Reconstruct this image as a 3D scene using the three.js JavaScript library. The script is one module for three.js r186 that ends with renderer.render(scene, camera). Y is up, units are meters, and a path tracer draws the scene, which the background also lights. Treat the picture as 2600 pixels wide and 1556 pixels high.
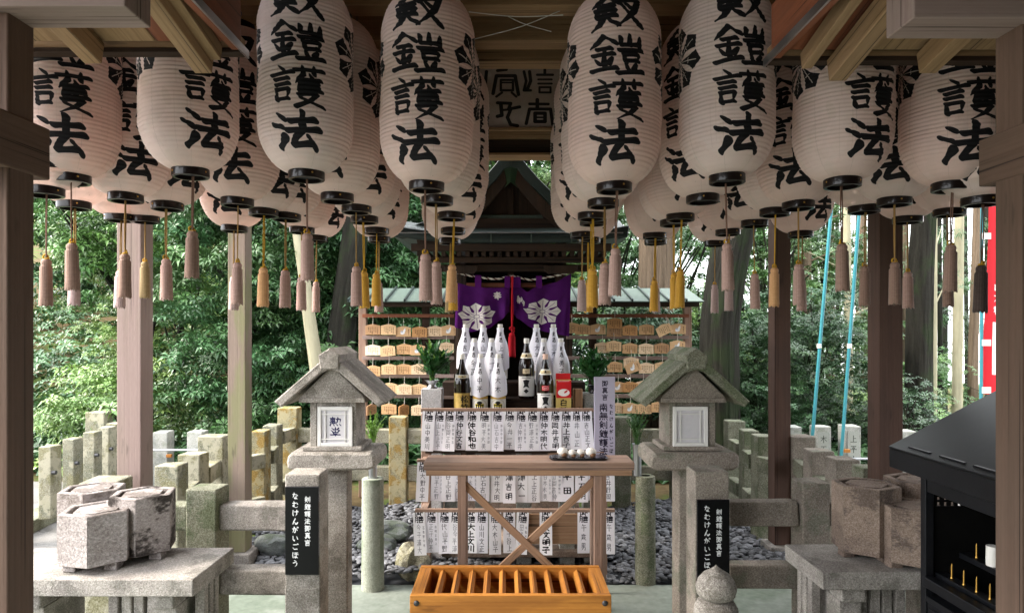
import * as THREE from 'three';
import { RoundedBoxGeometry } from 'three/addons/geometries/RoundedBoxGeometry.js';
import { mergeGeometries } from 'three/addons/utils/BufferGeometryUtils.js';

// ---------------------------------------------------------------- camera, sky, sun, exposure
const scene = new THREE.Scene();
const F = 1735, CX = 1285, CY = 840, EYE = 1.55;             // focal length and vanishing point in photo pixels, eye height in metres
const camera = new THREE.PerspectiveCamera(2 * Math.atan(778 / F) * 180 / Math.PI, 2600 / 1556, 0.05, 400);
camera.position.set(0, EYE, 0);
camera.lookAt(0, EYE, -10);
camera.setViewOffset(2600, 1556, 1300 - CX, 778 - CY, 2600, 1556);

const renderer = new THREE.WebGLRenderer({ antialias: true });
renderer.toneMapping = THREE.LinearToneMapping;
renderer.toneMappingExposure = 8.5;
renderer.shadowMap.enabled = true;

{ // overcast sky: brighter towards the zenith, the same all round
  const w = 64, h = 32, d = new Float32Array(w * h * 4);
  for (let y = 0; y < h; y++) {
    const s = Math.max(0, Math.sin(((y + 0.5) / h - 0.5) * Math.PI));
    for (let x = 0; x < w; x++) d.set([1.0 * (0.55 + 0.45 * s), 1.02 * (0.55 + 0.45 * s), 1.06 * (0.55 + 0.45 * s), 1], (y * w + x) * 4);
  }
  const t = new THREE.DataTexture(d, w, h, THREE.RGBAFormat, THREE.FloatType);
  t.mapping = THREE.EquirectangularReflectionMapping; t.magFilter = THREE.LinearFilter; t.needsUpdate = true;
  scene.background = t; scene.environment = t; scene.backgroundIntensity = 1; scene.environmentIntensity = 1;
}
const sun = new THREE.DirectionalLight(0xfff4e6, 1.15);       // the bright part of the cloud, over the open path beside the lettered stone lantern
sun.position.set(-9.5, 8, -2.6); sun.target.position.set(0, 0, -4);
sun.castShadow = true; sun.shadow.radius = 45; sun.shadow.mapSize.set(2048, 2048);
Object.assign(sun.shadow.camera, { left: -12, right: 12, top: 12, bottom: -12, near: 0.5, far: 60 });
scene.add(sun, sun.target);

// ---------------------------------------------------------------- helpers
let seed = 12345;
const rnd = () => { seed = (seed + 0x6d2b79f5) | 0; let t = Math.imul(seed ^ (seed >>> 15), 1 | seed); t = (t + Math.imul(t ^ (t >>> 7), 61 | t)) ^ t; return ((t ^ (t >>> 14)) >>> 0) / 4294967296; };
const rr = (a, b) => a + (b - a) * rnd();
const pick = (a) => a[Math.floor(rnd() * a.length)];
const wx = (px, Z) => (px - CX) / F * Z, wy = (py, Z) => EYE + (CY - py) / F * Z;   // photo pixel + distance from the camera plane -> metres
const V = (x, y, z) => new THREE.Vector3(x, y, z);
const taken = new Map(), base = new WeakMap();
function numbered(n) { const k = taken.get(n) ?? 0; taken.set(n, k + 1); return k ? n + '_' + String(k).padStart(3, '0') : n; }
function thing(name, label, category, [x, y, Z] = [0, 0, 0], group) {
  const o = new THREE.Group(); o.name = numbered(name); scene.add(o); o.position.set(x, y, -Z);
  o.userData = { label, category }; if (group) o.userData.group = group;
  base.set(o, [x, y, -Z]); return o;
}
const worn = (g, a) => { const p = g.attributes.position; for (let i = 0; i < p.count; i++) { const x = p.getX(i), y = p.getY(i), z = p.getZ(i), f = (k) => a * (Math.sin(x * 37 + k) * Math.cos(z * 29 + k * 2) + 0.6 * Math.sin(y * 23 + x * 61 + k * 3)); p.setXYZ(i, x + f(1), y + (y > 0.02 ? 0.6 * f(2) : 0), z + f(3)); } return g; };   // hand-cut stone is never quite true
function part(name, g, m, parent) {                          // geometry in world metres, made local to its thing
  if (/fence_post|rail|pillar|platform|slab|roof_slab|ridge_cap/.test(name) && m.userData.stone) worn(g, 0.0035);
  const b = base.get(parent) ?? [0, 0, 0]; g.translate(-b[0], -b[1], -b[2]);
  const o = new THREE.Mesh(g, m); o.name = name; o.castShadow = o.receiveShadow = true; parent.add(o); base.set(o, b); return o;
}
function lone(name, label, category, g, m, [x, y, Z], group) {   // a thing that is one mesh
  g.translate(-x, -y, Z); const o = new THREE.Mesh(g, m); o.name = numbered(name); o.position.set(x, y, -Z);
  o.castShadow = o.receiveShadow = true; o.userData = { label, category }; if (group) o.userData.group = group; scene.add(o); base.set(o, [x, y, -Z]); return o;
}
function setting(name, g, m, kind = 'structure') { const o = new THREE.Mesh(g, m); o.name = name; o.userData.kind = kind; o.castShadow = o.receiveShadow = true; scene.add(o); return o; }
function uvBox(g, grain = -1, s = 1) {                       // uv in metres by the face's main direction, v along the grain axis
  if (g.index) g = g.toNonIndexed();
  const p = g.attributes.position, uv = new Float32Array(p.count * 2), ou = rnd() * 7, ov = rnd() * 7;
  const a = V(0, 0, 0), b = V(0, 0, 0), c = V(0, 0, 0);
  for (let i = 0; i < p.count; i += 3) {
    a.fromBufferAttribute(p, i); b.fromBufferAttribute(p, i + 1).sub(a); c.fromBufferAttribute(p, i + 2).sub(a); b.cross(c);
    const n = [Math.abs(b.x), Math.abs(b.y), Math.abs(b.z)], ax = n[0] > n[1] ? (n[0] > n[2] ? 0 : 2) : (n[1] > n[2] ? 1 : 2);
    let [iu, iv] = ax === 0 ? [2, 1] : ax === 1 ? [0, 2] : [0, 1]; if (iu === grain) [iu, iv] = [iv, iu];
    for (let k = 0; k < 3; k++) { uv[(i + k) * 2] = p.getComponent(i + k, iu) * s + ou; uv[(i + k) * 2 + 1] = p.getComponent(i + k, iv) * s + ov; }
  }
  g.setAttribute('uv', new THREE.BufferAttribute(uv, 2)); return g;
}
function clean(g) { g = g.index ? g.toNonIndexed() : g; for (const k of Object.keys(g.attributes)) if (!['position', 'normal', 'uv'].includes(k)) g.deleteAttribute(k); if (!g.attributes.normal) g.computeVertexNormals(); if (!g.attributes.uv) g = uvBox(g); return g; }
const join = (...l) => mergeGeometries(l.flat().map(clean));
function rbox(w, h, d, r = 0.004, grain) {
  const g = r > 0 ? new RoundedBoxGeometry(w, h, d, 1, Math.min(r, w / 2.1, h / 2.1, d / 2.1)) : new THREE.BoxGeometry(w, h, d);
  return uvBox(g, grain ?? (w > h && w > d ? 0 : h > d ? 1 : 2));
}
// a block from X0 to X1, Y0 to Y1, and from Z0 to Z1 metres in front of the camera
const bx = (X0, X1, Y0, Y1, Z0, Z1, r, grain) => rbox(X1 - X0, Y1 - Y0, Z1 - Z0, r, grain).translate((X0 + X1) / 2, (Y0 + Y1) / 2, -(Z0 + Z1) / 2);
function bar(a, b, w, h, r = 0.003) {                        // a squared timber from a to b
  const d = b.clone().sub(a), l = d.length(), g = rbox(w, h, l, r, 2), m = new THREE.Matrix4().lookAt(b, a, V(0, 1, 0)); m.setPosition(a.clone().add(b).multiplyScalar(0.5));
  return g.applyMatrix4(m);
}
function tube(pts, rad, seg = 10, sides = 8, cap = false) {   // a round tube; rad is a number or f(t, angle)
  const cv = new THREE.CatmullRomCurve3(pts), fr = cv.computeFrenetFrames(seg, false), pos = [], uv = [], idx = [], L = cv.getLength();
  for (let i = 0; i <= seg; i++) { const t = i / seg, p = cv.getPointAt(t);
    for (let j = 0; j <= sides; j++) { const a = j / sides * Math.PI * 2, r = typeof rad === 'function' ? rad(t, a) : rad;
      const q = p.clone().addScaledVector(fr.normals[i], Math.cos(a) * r).addScaledVector(fr.binormals[i], Math.sin(a) * r); pos.push(q.x, q.y, q.z);
      uv.push(j / sides * 6.283 * (typeof rad === 'function' ? rad(0.5, 0) : rad), t * L); } }
  for (let i = 0; i < seg; i++) for (let j = 0; j < sides; j++) { const a = i * (sides + 1) + j, b = a + sides + 1; idx.push(a, b, a + 1, b, b + 1, a + 1); }
  const g = new THREE.BufferGeometry(); g.setAttribute('position', new THREE.Float32BufferAttribute(pos, 3)); g.setAttribute('uv', new THREE.Float32BufferAttribute(uv, 2)); g.setIndex(idx); g.computeVertexNormals(); return g;
}
const lathe = (pts, n = 24) => new THREE.LatheGeometry(pts.map(([x, y]) => new THREE.Vector2(x, y)), n);
function extrude(pts, depth, bevel = 0) {                    // an outline in x, y, pushed back in -z from z = 0
  const s = new THREE.Shape(pts.map(([x, y]) => new THREE.Vector2(x, y)));
  return uvBox(new THREE.ExtrudeGeometry(s, { depth: depth - 2 * bevel, bevelEnabled: bevel > 0, bevelSize: bevel, bevelThickness: bevel, bevelOffset: -bevel, bevelSegments: 1, steps: 1 }).translate(0, 0, -depth + bevel));
}
// ---------------------------------------------------------------- textures
function noiseField(n, cells, octaves, cellsY = cells) {      // tileable value noise, 0..1
  const out = new Float32Array(n * n); let amp = 1, tot = 0;
  for (let o = 0; o < octaves; o++) {
    const cx = Math.min(n, cells << o), cy = Math.min(n, cellsY << o), g = new Float32Array(cx * cy).map(() => rnd());
    for (let y = 0; y < n; y++) { const fy = y / n * cy, iy = Math.floor(fy), ty = fy - iy, sy = ty * ty * (3 - 2 * ty), r0 = iy % cy * cx, r1 = (iy + 1) % cy * cx;
      for (let x = 0; x < n; x++) { const fx = x / n * cx, ix = Math.floor(fx), tx = fx - ix, sx = tx * tx * (3 - 2 * tx), c0 = ix % cx, c1 = (ix + 1) % cx;
        out[y * n + x] += amp * ((g[r0 + c0] * (1 - sx) + g[r0 + c1] * sx) * (1 - sy) + (g[r1 + c0] * (1 - sx) + g[r1 + c1] * sx) * sy); } }
    tot += amp; amp *= 0.55;
  }
  return out.map((v) => v / tot);
}
function texture(n, f, srgb = true, metres = 1, metresY = metres) {
  const d = new Uint8Array(n * n * 4);
  for (let i = 0; i < n * n; i++) { const c = f(i, i % n, Math.floor(i / n)); d[i * 4] = Math.max(0, Math.min(255, c[0])); d[i * 4 + 1] = Math.max(0, Math.min(255, c[1])); d[i * 4 + 2] = Math.max(0, Math.min(255, c[2])); d[i * 4 + 3] = 255; }
  const t = new THREE.DataTexture(d, n, n); t.wrapS = t.wrapT = THREE.RepeatWrapping; t.magFilter = THREE.LinearFilter; t.minFilter = THREE.LinearMipmapLinearFilter; t.generateMipmaps = true;
  if (srgb) t.colorSpace = THREE.SRGBColorSpace; t.repeat.set(1 / metres, 1 / metresY); t.needsUpdate = true; return t;
}
const grey = (f, n, m, my) => texture(n, (i, x, y) => { const v = f(i, x, y); return [v, v, v]; }, false, m, my);
const N = 512, nA = noiseField(N, 4, 6), nB = noiseField(N, 6, 5), nFine = noiseField(N, 64, 3), nGrain = noiseField(N, 48, 3, 2), nGrain2 = noiseField(N, 12, 3, 1), nBark = noiseField(N, 22, 4, 3), nSpk = noiseField(N, 170, 2);
const mix = (a, b, t) => a.map((v, i) => v + (b[i] - v) * t), st = (a, b, x) => { const t = Math.max(0, Math.min(1, (x - a) / (b - a))); return t * t * (3 - 2 * t); };
const std = (o) => new THREE.MeshPhysicalMaterial({ roughness: 0.8, specularIntensity: 0.5, ...o });
function woodMat(dark, light, stain, rough = 0.75, amt = 0.35) {
  const map = texture(N, (i) => mix(mix(mix(dark, light, 0.65 * nGrain[i] + 0.35 * nGrain2[i] + 0.25 * (nFine[i] - 0.5)), stain, amt * st(0.52, 0.75, nA[i])), dark.map((v) => v * 0.45), 0.75 * st(0.25, 0.17, nGrain[i]) + 0.3 * st(0.3, 0.2, nB[i])), true, 0.35, 1.6);
  return std({ map, roughness: rough, bumpMap: woodBump, bumpScale: 0.0012 });
}
const woodBump = grey((i) => 255 * (0.7 * nGrain[i] + 0.3 * nFine[i]), N, 0.35, 1.6);
const stoneBump = grey((i) => 255 * (0.5 * nSpk[i] + 0.3 * nFine[i] + 0.2 * nB[i]), N, 0.4);
function stoneMat(a, b, blotch, amt, grains = 34, metres = 0.4, lo = 0.5, hi = 0.66, blot2) {
  const map = texture(N, (i) => { const s = nSpk[i], g = s > 0.66 ? grains : s < 0.33 ? -grains : (s - 0.5) * grains; let c = mix(a, b, st(0.35, 0.65, nA[i])).map((v) => v + g); c = mix(c, blotch.map((v) => v + g * 0.6), amt * st(lo, hi, nB[i] * 0.8 + nFine[i] * 0.2)); if (blot2) c = mix(c, blot2, 0.8 * st(0.6, 0.68, nA[(i * 7 + 9000) % (N * N)] * 0.2 + nA[(i + 40000) % (N * N)] * 0.8)); return c; }, true, metres);
  const m = std({ map, roughness: 0.92, specularIntensity: 0.25, bumpMap: stoneBump, bumpScale: 0.005 }); m.userData.stone = true; return m;
}
const M = {
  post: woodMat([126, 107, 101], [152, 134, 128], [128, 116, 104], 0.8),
  hallWood: woodMat([82, 64, 54], [108, 87, 75], [84, 70, 60], 0.8),
  postShaded: woodMat([74, 54, 46], [98, 76, 66], [72, 58, 52], 0.8),  // post wood darkened: the stove side posts carry their shade in the colour
  postMoss: woodMat([118, 103, 94], [146, 130, 118], [122, 124, 88], 0.85, 0.7),
  beam: woodMat([126, 100, 72], [176, 146, 112], [130, 106, 84], 0.75),
  red: woodMat([112, 64, 44], [150, 92, 66], [98, 62, 48], 0.6),
  darkWood: woodMat([40, 29, 22], [70, 52, 40], [36, 31, 27], 0.75),
  deskWood: woodMat([124, 98, 84], [170, 142, 124], [120, 108, 100], 0.78),
  strut: woodMat([138, 106, 80], [182, 148, 120], [140, 112, 92], 0.72),
  orange: woodMat([142, 88, 34], [194, 134, 62], [128, 80, 36], 0.42, 0.5),
  granite: stoneMat([132, 126, 121], [156, 150, 143], [108, 105, 98], 0.6, 22, 0.55),
  graniteWarm: stoneMat([118, 110, 101], [140, 131, 121], [108, 110, 96], 0.6, 20, 0.6),
  graniteRough: stoneMat([134, 128, 121], [156, 150, 142], [110, 105, 97], 0.65, 28, 0.5),
  lichen: stoneMat([112, 112, 98], [132, 129, 113], [114, 110, 78], 0.5, 30, 0.55, 0.5, 0.62, [160, 156, 138]),
  ochre: stoneMat([122, 118, 98], [138, 132, 106], [138, 108, 52], 0.75, 34, 0.45, 0.46, 0.62, [160, 152, 122]),
  greenStone: stoneMat([106, 108, 93], [126, 126, 110], [88, 98, 72], 0.6, 26, 0.6),
  greyStone: stoneMat([138, 140, 136], [158, 158, 152], [120, 124, 110], 0.5, 22),
  paleGranite: stoneMat([176, 174, 176], [190, 188, 190], [150, 150, 152], 0.3, 40, 0.25),
  pot: stoneMat([138, 130, 126], [156, 149, 146], [98, 90, 84], 0.7, 20, 0.9, 0.5, 0.66),
  potStain: stoneMat([132, 124, 120], [148, 140, 136], [52, 47, 44], 0.9, 16, 0.6, 0.45, 0.6),
  rockDark: stoneMat([78, 82, 82], [100, 104, 102], [66, 74, 60], 0.6, 12, 0.5),
  potBrown: stoneMat([112, 98, 88], [134, 118, 106], [86, 76, 70], 0.7, 18, 0.5),
  concrete: stoneMat([138, 144, 132], [156, 160, 148], [112, 124, 104], 0.55, 10, 1.0),
  bark: std({ map: texture(N, (i) => mix([20, 19, 17], [50, 49, 43], nBark[i] * 0.8 + nFine[i] * 0.3).map((v, k) => v + [0, 8, -2][k] * st(0.55, 0.75, nA[i])), true, 0.7, 1.4), roughness: 0.95, specularIntensity: 0.2, bumpMap: grey((i) => 255 * nBark[i], N, 0.7, 1.4), bumpScale: 0.03 }),  // bark darkened so the colour carries the backlit shade of the trunks
  barkRed: std({ map: texture(N, (i) => mix([66, 56, 46], [124, 108, 92], nBark[i] * 0.8 + nFine[i] * 0.3), true, 0.5, 2.2), roughness: 0.95, specularIntensity: 0.2, bumpMap: grey((i) => 255 * nBark[i], N, 0.5, 2.2), bumpScale: 0.03 }),
  barkPale: std({ map: texture(N, (i) => mix([120, 116, 96], [170, 164, 140], nBark[i] * 0.5 + nB[i] * 0.5), true, 0.6, 1.2), roughness: 0.95, specularIntensity: 0.2, bumpMap: grey((i) => 255 * nBark[i], N, 0.6, 1.2), bumpScale: 0.008 }),
  lacquer: std({ color: 0x17100f, roughness: 0.32, clearcoat: 0.3 }),
  brass: std({ color: 0xb08a45, metalness: 1, roughness: 0.35 }),
  steel: std({ color: 0xb9bcc0, metalness: 1, roughness: 0.3 }),
  iron: std({ color: 0x4a4a4c, metalness: 0.7, roughness: 0.5 }),
  copper: std({ map: texture(N, (i) => mix([26, 33, 33], [46, 58, 55], nA[i] * 0.7 + nFine[i] * 0.3), true, 0.8), roughness: 0.45, specularIntensity: 0.6 }),
  sheetGreen: std({ map: texture(N, (i) => mix([62, 76, 70], [88, 100, 92], nA[i] * 0.6 + nFine[i] * 0.4), true, 0.8), roughness: 0.5 }),
  stove: std({ map: texture(N, (i) => mix([18, 19, 22], [38, 39, 43], nB[i] * 0.6 + nFine[i] * 0.4), true, 0.5), roughness: 0.4, metalness: 0.3 }),
  soot: std({ map: texture(N, (i) => mix([9, 9, 9], [22, 21, 20], nB[i]), true, 0.5), roughness: 0.9, specularIntensity: 0.1 }),
  purple: std({ color: 0x541a64, roughness: 0.9, specularIntensity: 0.1, sheen: 0.3, sheenColor: new THREE.Color(0x8050b0) }),
  redCord: std({ color: 0xb01020, roughness: 0.8 }),
  rope: std({ color: 0xd8d2c6, roughness: 0.9 }), ropeDark: std({ color: 0x5a3030, roughness: 0.9 }),
  wire: std({ color: 0xd0d0cc, roughness: 0.6 }),
  cord: std({ color: 0x9a7a4a, roughness: 0.9 }), cordBrown: std({ color: 0x6e5346, roughness: 0.9 }), cordGold: std({ color: 0xc0942f, roughness: 0.85 }),
  glassBrown: new THREE.MeshPhysicalMaterial({ color: 0x140c08, roughness: 0.08, clearcoat: 0.5, specularIntensity: 1 }),
  pipe: std({ color: 0xa8abb0, roughness: 0.5 }),
  white: std({ color: 0xdcdad6, roughness: 0.7 }), cap: std({ color: 0xd8d4cc, roughness: 0.45 }), capPink: std({ color: 0xd6b4a4, roughness: 0.45 }), capDark: std({ color: 0x6b4a3c, roughness: 0.5 }),
  teal: std({ color: 0x3a7f8a, roughness: 0.35 }),
  mochi: std({ color: 0xe6e0d8, roughness: 0.6 }), sauce: std({ color: 0x7a5a42, roughness: 0.35 }), trayBlack: std({ color: 0x131318, roughness: 0.2, clearcoat: 0.4 }),
  candle: std({ color: 0xe8e4dc, roughness: 0.5 }),
  emaHang: std({ color: 0xc9c4b8, roughness: 0.9 }),
};
// ---------------------------------------------------------------- brush lettering: strokes on a 0..100 grid
const GL = {
  剱: '30 2 18 18 3 32,31 4 40 14 53 22,17 32 43 30,13 44 15 62,13 44 49 42 46 60,15 60 48 58,30 31 30 60 20 80 4 94,33 64 42 76 52 84,56 16 93 13 84 46 70 70 52 90,60 32 78 62 98 92,66 26 76 38',
  鎧: '28 3 16 18 3 31,28 4 38 14 51 24,16 34 41 32,9 49 46 47,28 33 28 80,13 58 20 70,43 56 36 69,3 86 51 80,75 3 75 27,57 10 58 28 93 27,94 9 93 30,55 40 97 38,64 50 66 67,64 50 91 49 88 66,66 66 89 64,66 73 71 86,87 72 81 86,53 93 99 90',
  護: '19 3 28 11,2 22 45 18,11 33 36 31,11 45 36 43,12 57 15 82,12 58 37 56 34 80,15 80 35 78,47 14 98 11,62 3 63 22,82 3 81 21,63 23 50 44,56 37 57 65,58 37 93 34,58 45 89 43,58 53 89 51,56 62 95 60,75 36 75 61,73 24 78 32,54 70 88 67 74 86 50 98,58 76 74 87 98 98',
  法: '11 8 26 19,2 33 20 43,6 92 16 78 28 60,60 4 60 47,37 26 86 23,29 49 94 46,58 49 48 68 38 86 84 80,72 64 92 94',
  献: '25 2 25 22,8 12 42 10,8 24 8 94,8 25 42 24 42 90,18 36 22 44,34 34 30 44,14 50 38 49,14 62 38 61,26 50 26 84,50 34 98 32,74 4 72 40 46 94,74 44 84 70 98 92,86 12 94 22',
  酒: '8 8 20 18,2 32 16 42,4 92 22 60,32 12 98 10,38 30 38 96,38 31 92 30 92 96,56 12 54 48 46 56,74 12 74 46 88 50,40 66 90 65,40 92 90 91',
  御: '20 3 4 24,22 26 4 50,14 42 14 98,40 4 30 24,34 14 62 13,30 30 64 29,47 14 47 76,48 48 62 47,36 46 36 80,28 84 64 76,70 12 94 11 92 66 82 62,70 12 70 98',
  膳: '8 6 8 70 2 96,8 6 34 5 34 94 26 90,8 32 34 31,8 56 34 55,54 2 60 12,84 2 76 12,44 16 98 15,50 28 94 27,42 40 99 39,71 16 71 40,56 46 62 54,84 45 78 54,44 60 99 59,52 68 52 96,52 68 92 67 90 96,52 94 92 93',
  真: '50 2 50 22,14 12 88 10,26 24 26 74,26 24 76 23 76 74,26 38 76 37,26 50 76 49,26 62 76 61,8 76 94 75,34 82 16 97,66 82 86 97',
  言: '44 2 56 10,6 20 94 18,22 36 78 35,22 50 78 49,22 64 24 96,22 64 78 63 76 94,24 92 76 91',
  南: '50 2 50 32,14 16 88 15,14 34 14 98,14 35 88 34 88 96 78 92,34 44 42 54,66 44 58 54,28 58 74 57,26 72 76 71,50 57 50 94',
  無: '28 2 10 28,20 16 90 15,8 44 94 43,4 64 98 63,26 16 26 64,44 16 44 64,62 16 62 64,80 16 80 64,16 76 8 94,36 76 40 92,58 76 62 92,80 74 94 92',
  剣: '30 2 4 34,30 4 56 30,18 34 42 33,14 46 14 66,14 46 48 45 46 64,16 64 46 63,30 34 30 64 6 96,32 68 54 92,68 18 68 70,90 4 90 92 78 86',
  奉: '14 14 86 12,20 28 80 27,6 44 94 42,50 2 50 44,46 44 6 74,54 44 96 74,28 60 74 59,20 74 80 73,50 52 50 99',
  納: '22 2 6 24 24 26,34 18 4 48,4 50 38 46,22 46 22 98,10 62 4 80,32 60 38 76,46 26 46 96,46 27 94 26 94 94 84 90,70 4 68 40 52 74,70 44 88 72',
  白: '48 2 38 20,18 22 18 96,18 22 82 21 82 96,18 56 82 55,18 92 82 91',
  鶴: '4 12 48 10,26 2 26 16,22 18 6 50,14 38 14 96,16 40 48 39,16 54 46 53,16 68 46 67,14 88 50 87,32 30 32 88,72 2 62 14,58 16 58 60,58 16 88 15 88 38,58 28 88 27,58 38 88 37,58 52 96 51,58 62 94 61 90 96 82 92,54 76 52 92,64 74 66 88,76 74 78 86',
  松: '4 28 44 26,24 2 24 98,24 32 4 70,26 40 42 58,62 6 48 44,78 6 98 42,68 44 50 86 88 82,80 64 96 94',
  竹: '22 2 4 36,12 24 44 23,28 24 28 96,66 2 50 34,56 24 96 23,76 24 76 92 66 86',
  な: '10 24 50 20,34 4 22 50 8 70,64 20 86 40,62 40 62 78 44 90 34 78 48 72 84 92',
  む: '8 28 56 24,30 4 30 70 16 80 10 64 26 58 34 80 50 92 84 88 86 68,70 20 88 40',
  け: '16 6 12 50 18 92,40 30 94 26,72 4 72 60 54 96', ん: '50 4 24 54 6 96,10 88 34 56 46 66 52 90 66 92 92 60',
  が: '6 32 54 26 48 84 34 90,34 4 24 56 8 92,66 28 80 58,78 4 84 16,90 0 96 12', い: '14 16 16 70 30 86 38 70,72 22 88 64',
  ご: '20 18 70 16,14 66 30 90 80 84,78 2 84 12,90 0 96 10', ほ: '14 6 10 50 16 94,40 16 90 14,40 40 94 38,66 16 66 80 48 92 38 80 52 72 92 92', う: '34 4 64 14,16 40 50 28 76 40 70 72 40 98',
  山: '50 4 50 90,12 34 14 92 88 90,88 32 88 94', 中: '14 26 14 66,14 26 86 25 86 66,14 64 86 63,50 2 50 98', 田: '12 12 12 92,12 12 88 11 88 92,12 50 88 49,50 12 50 92,12 90 88 89',
  木: '8 30 92 28,50 2 50 98,48 32 6 78,52 32 96 78', 大: '6 36 94 34,50 2 46 50 6 96,52 44 96 96', 子: '18 10 80 9 52 36,52 36 54 90 38 84,4 48 96 46', 上: '48 4 48 90,50 44 86 42,4 92 96 90',
  川: '16 8 16 60 4 94,50 10 50 84,86 6 86 96', 井: '10 32 90 31,4 64 96 63,34 4 32 60 12 98,68 4 68 98', 正: '10 10 90 9,50 10 50 90,52 48 86 47,22 42 22 90,4 92 96 91',
  吉: '8 22 92 21,50 2 50 46,20 46 80 45,22 60 22 96,22 60 78 59 78 96,22 92 78 91', 文: '50 2 50 18,6 22 94 21,70 24 52 66 8 97,30 24 52 66 96 97', 代: '26 2 4 44,18 30 18 98,36 38 94 30,60 4 66 60 94 94 98 76,78 8 90 18',
  谷: '34 4 10 30,66 4 90 30,50 26 4 62,50 28 96 62,24 62 24 98,24 62 76 61 76 98,24 94 76 93', 仲: '28 2 4 48,18 32 18 98,40 28 40 66,40 28 94 27 94 66,40 64 94 63,67 2 67 98',
  和: '40 4 10 16,4 32 50 30,28 12 28 98,28 36 4 74,30 42 48 62,60 26 60 88,60 26 94 25 94 88,60 84 94 83', 也: '8 42 92 26 88 64 78 60,34 14 34 70 54 92 94 86 94 72,58 4 58 70',
  石: '6 12 94 10,46 12 34 50 4 80,32 50 32 96,32 50 86 49 86 96,32 90 86 89', 平: '12 10 88 9,28 22 36 42,74 20 64 42,4 54 96 52,50 10 50 99',
  美: '30 2 38 14,70 2 62 14,14 18 86 17,20 32 80 31,8 46 92 45,50 18 50 46,6 64 94 63,50 50 40 76 8 98,54 66 94 98',
  明: '8 14 8 76,8 14 40 13 40 76,8 44 40 43,8 72 40 71,54 8 54 60 42 96,54 8 92 7 92 94 82 90,54 34 92 33,54 58 92 57', 午: '34 2 14 34,24 22 86 20,4 52 96 50,52 22 52 99',
  男: '20 4 20 48,20 4 80 3 80 48,20 26 80 25,50 4 50 46,20 46 80 45,10 62 88 60 82 96 70 92,50 48 42 74 12 98', 今: '50 2 4 46,50 4 96 44,32 42 68 41,20 60 76 58 52 98', 一: '6 52 94 48', 三: '16 14 84 12,22 50 78 48,4 90 96 88',
  歳: '50 2 50 16,20 10 20 22 80 21,10 26 92 24,20 26 18 70 4 96,30 42 54 41,42 42 42 80,32 54 26 72,52 54 58 68,62 14 72 62 94 94 96 78,84 44 60 88', 野: '8 10 8 50,8 10 46 9 46 50,8 30 46 29,27 10 27 88,8 50 46 49,10 68 44 67,4 92 52 86,58 12 92 11 74 32,62 36 96 35,78 36 78 92 66 86',
  浦: '8 8 20 18,2 34 16 44,4 92 22 62,34 16 98 15,66 2 66 98,42 34 42 94,42 34 92 33 92 92,42 52 92 51,42 70 92 69,82 2 92 10', 岡: '10 6 10 98,10 7 92 6 92 96 82 92,34 18 40 30,66 18 60 30,24 34 78 33,51 36 51 78,28 50 28 80 74 79,74 50 74 82',
  勲: '26 4 26 56,6 16 46 15,10 26 42 25,10 26 10 44 42 43,42 26 42 43,4 58 48 57,26 44 26 74,6 76 48 72,58 26 94 24 90 66,72 8 66 54 52 78,8 84 4 98,34 84 38 97,60 82 66 96,84 80 96 96',
  燈: '50 2 50 20,20 14 36 30,80 12 64 30,30 30 72 29,14 40 30 56,86 38 70 56,26 62 74 61,50 40 50 62,34 66 34 80 66 79 66 66,8 90 92 89,50 80 50 98',
};
function glyph(c, ch, x, y, w, h, lw, rough = 0.12) {         // one character in a w x h box, brush width lw
  const def = GL[ch]; if (!def) return;
  for (const s of def.split(',')) {
    const n = s.trim().split(/\s+/).map(Number), p = []; for (let i = 0; i < n.length; i += 2) p.push([x + n[i] / 100 * w + rr(-1, 1) * rough * lw * 0.5, y + n[i + 1] / 100 * h + rr(-1, 1) * rough * lw * 0.5]);
    let len = 0; const seg = []; for (let i = 1; i < p.length; i++) { const l = Math.hypot(p[i][0] - p[i - 1][0], p[i][1] - p[i - 1][1]); seg.push(l); len += l; }
    const last = p.length - 1, dx = p[last][0] - p[last - 1][0], dy = p[last][1] - p[last - 1][1], flat = Math.abs(dx) > 2.2 * Math.abs(dy), dot = len < 0.24 * h, sweep = !flat && (dx < -0.35 * dy || (p.length > 2 && dx < 0));
    let at = 0;
    for (let i = 0; i < seg.length; i++) { const k = Math.max(2, Math.ceil(seg[i] / Math.max(0.4, lw * 0.08)));
      for (let j = 0; j <= k; j++) { const t = (at + seg[i] * j / k) / len; let r = 0.9 + 0.16 * Math.exp(-((t / 0.1) ** 2));
        if (dot) r = 0.55 + 0.75 * t * (1.25 - 0.55 * t); else if (flat) r = 0.84 + 0.12 * Math.exp(-((t / 0.1) ** 2)) + 0.2 * Math.exp(-(((1 - t) / 0.14) ** 2)); else if (sweep) r *= 1 - 0.72 * st(0.55, 1, t); else if (dx > 0) r *= 0.8 + 0.55 * st(0.3, 0.85, t) - 0.9 * st(0.88, 1, t); else r *= 1.06;
        c.beginPath(); c.ellipse(p[i][0] + (p[i + 1][0] - p[i][0]) * j / k, p[i][1] + (p[i + 1][1] - p[i][1]) * j / k, Math.max(0.3, r * lw * 0.66), Math.max(0.25, r * lw * 0.34), 0.72, 0, 6.2832); c.fill(); }
      at += seg[i]; }
  }
}
function canvas(w, h, fill) { const k = document.createElement('canvas'); k.width = w; k.height = h; const c = k.getContext('2d'); if (fill) { c.fillStyle = fill; c.fillRect(0, 0, w, h); } return [k, c]; }
function canvasTex(k) { const t = new THREE.CanvasTexture(k); t.colorSpace = THREE.SRGBColorSpace; t.magFilter = THREE.LinearFilter; t.anisotropy = 8; return t; }
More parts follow.
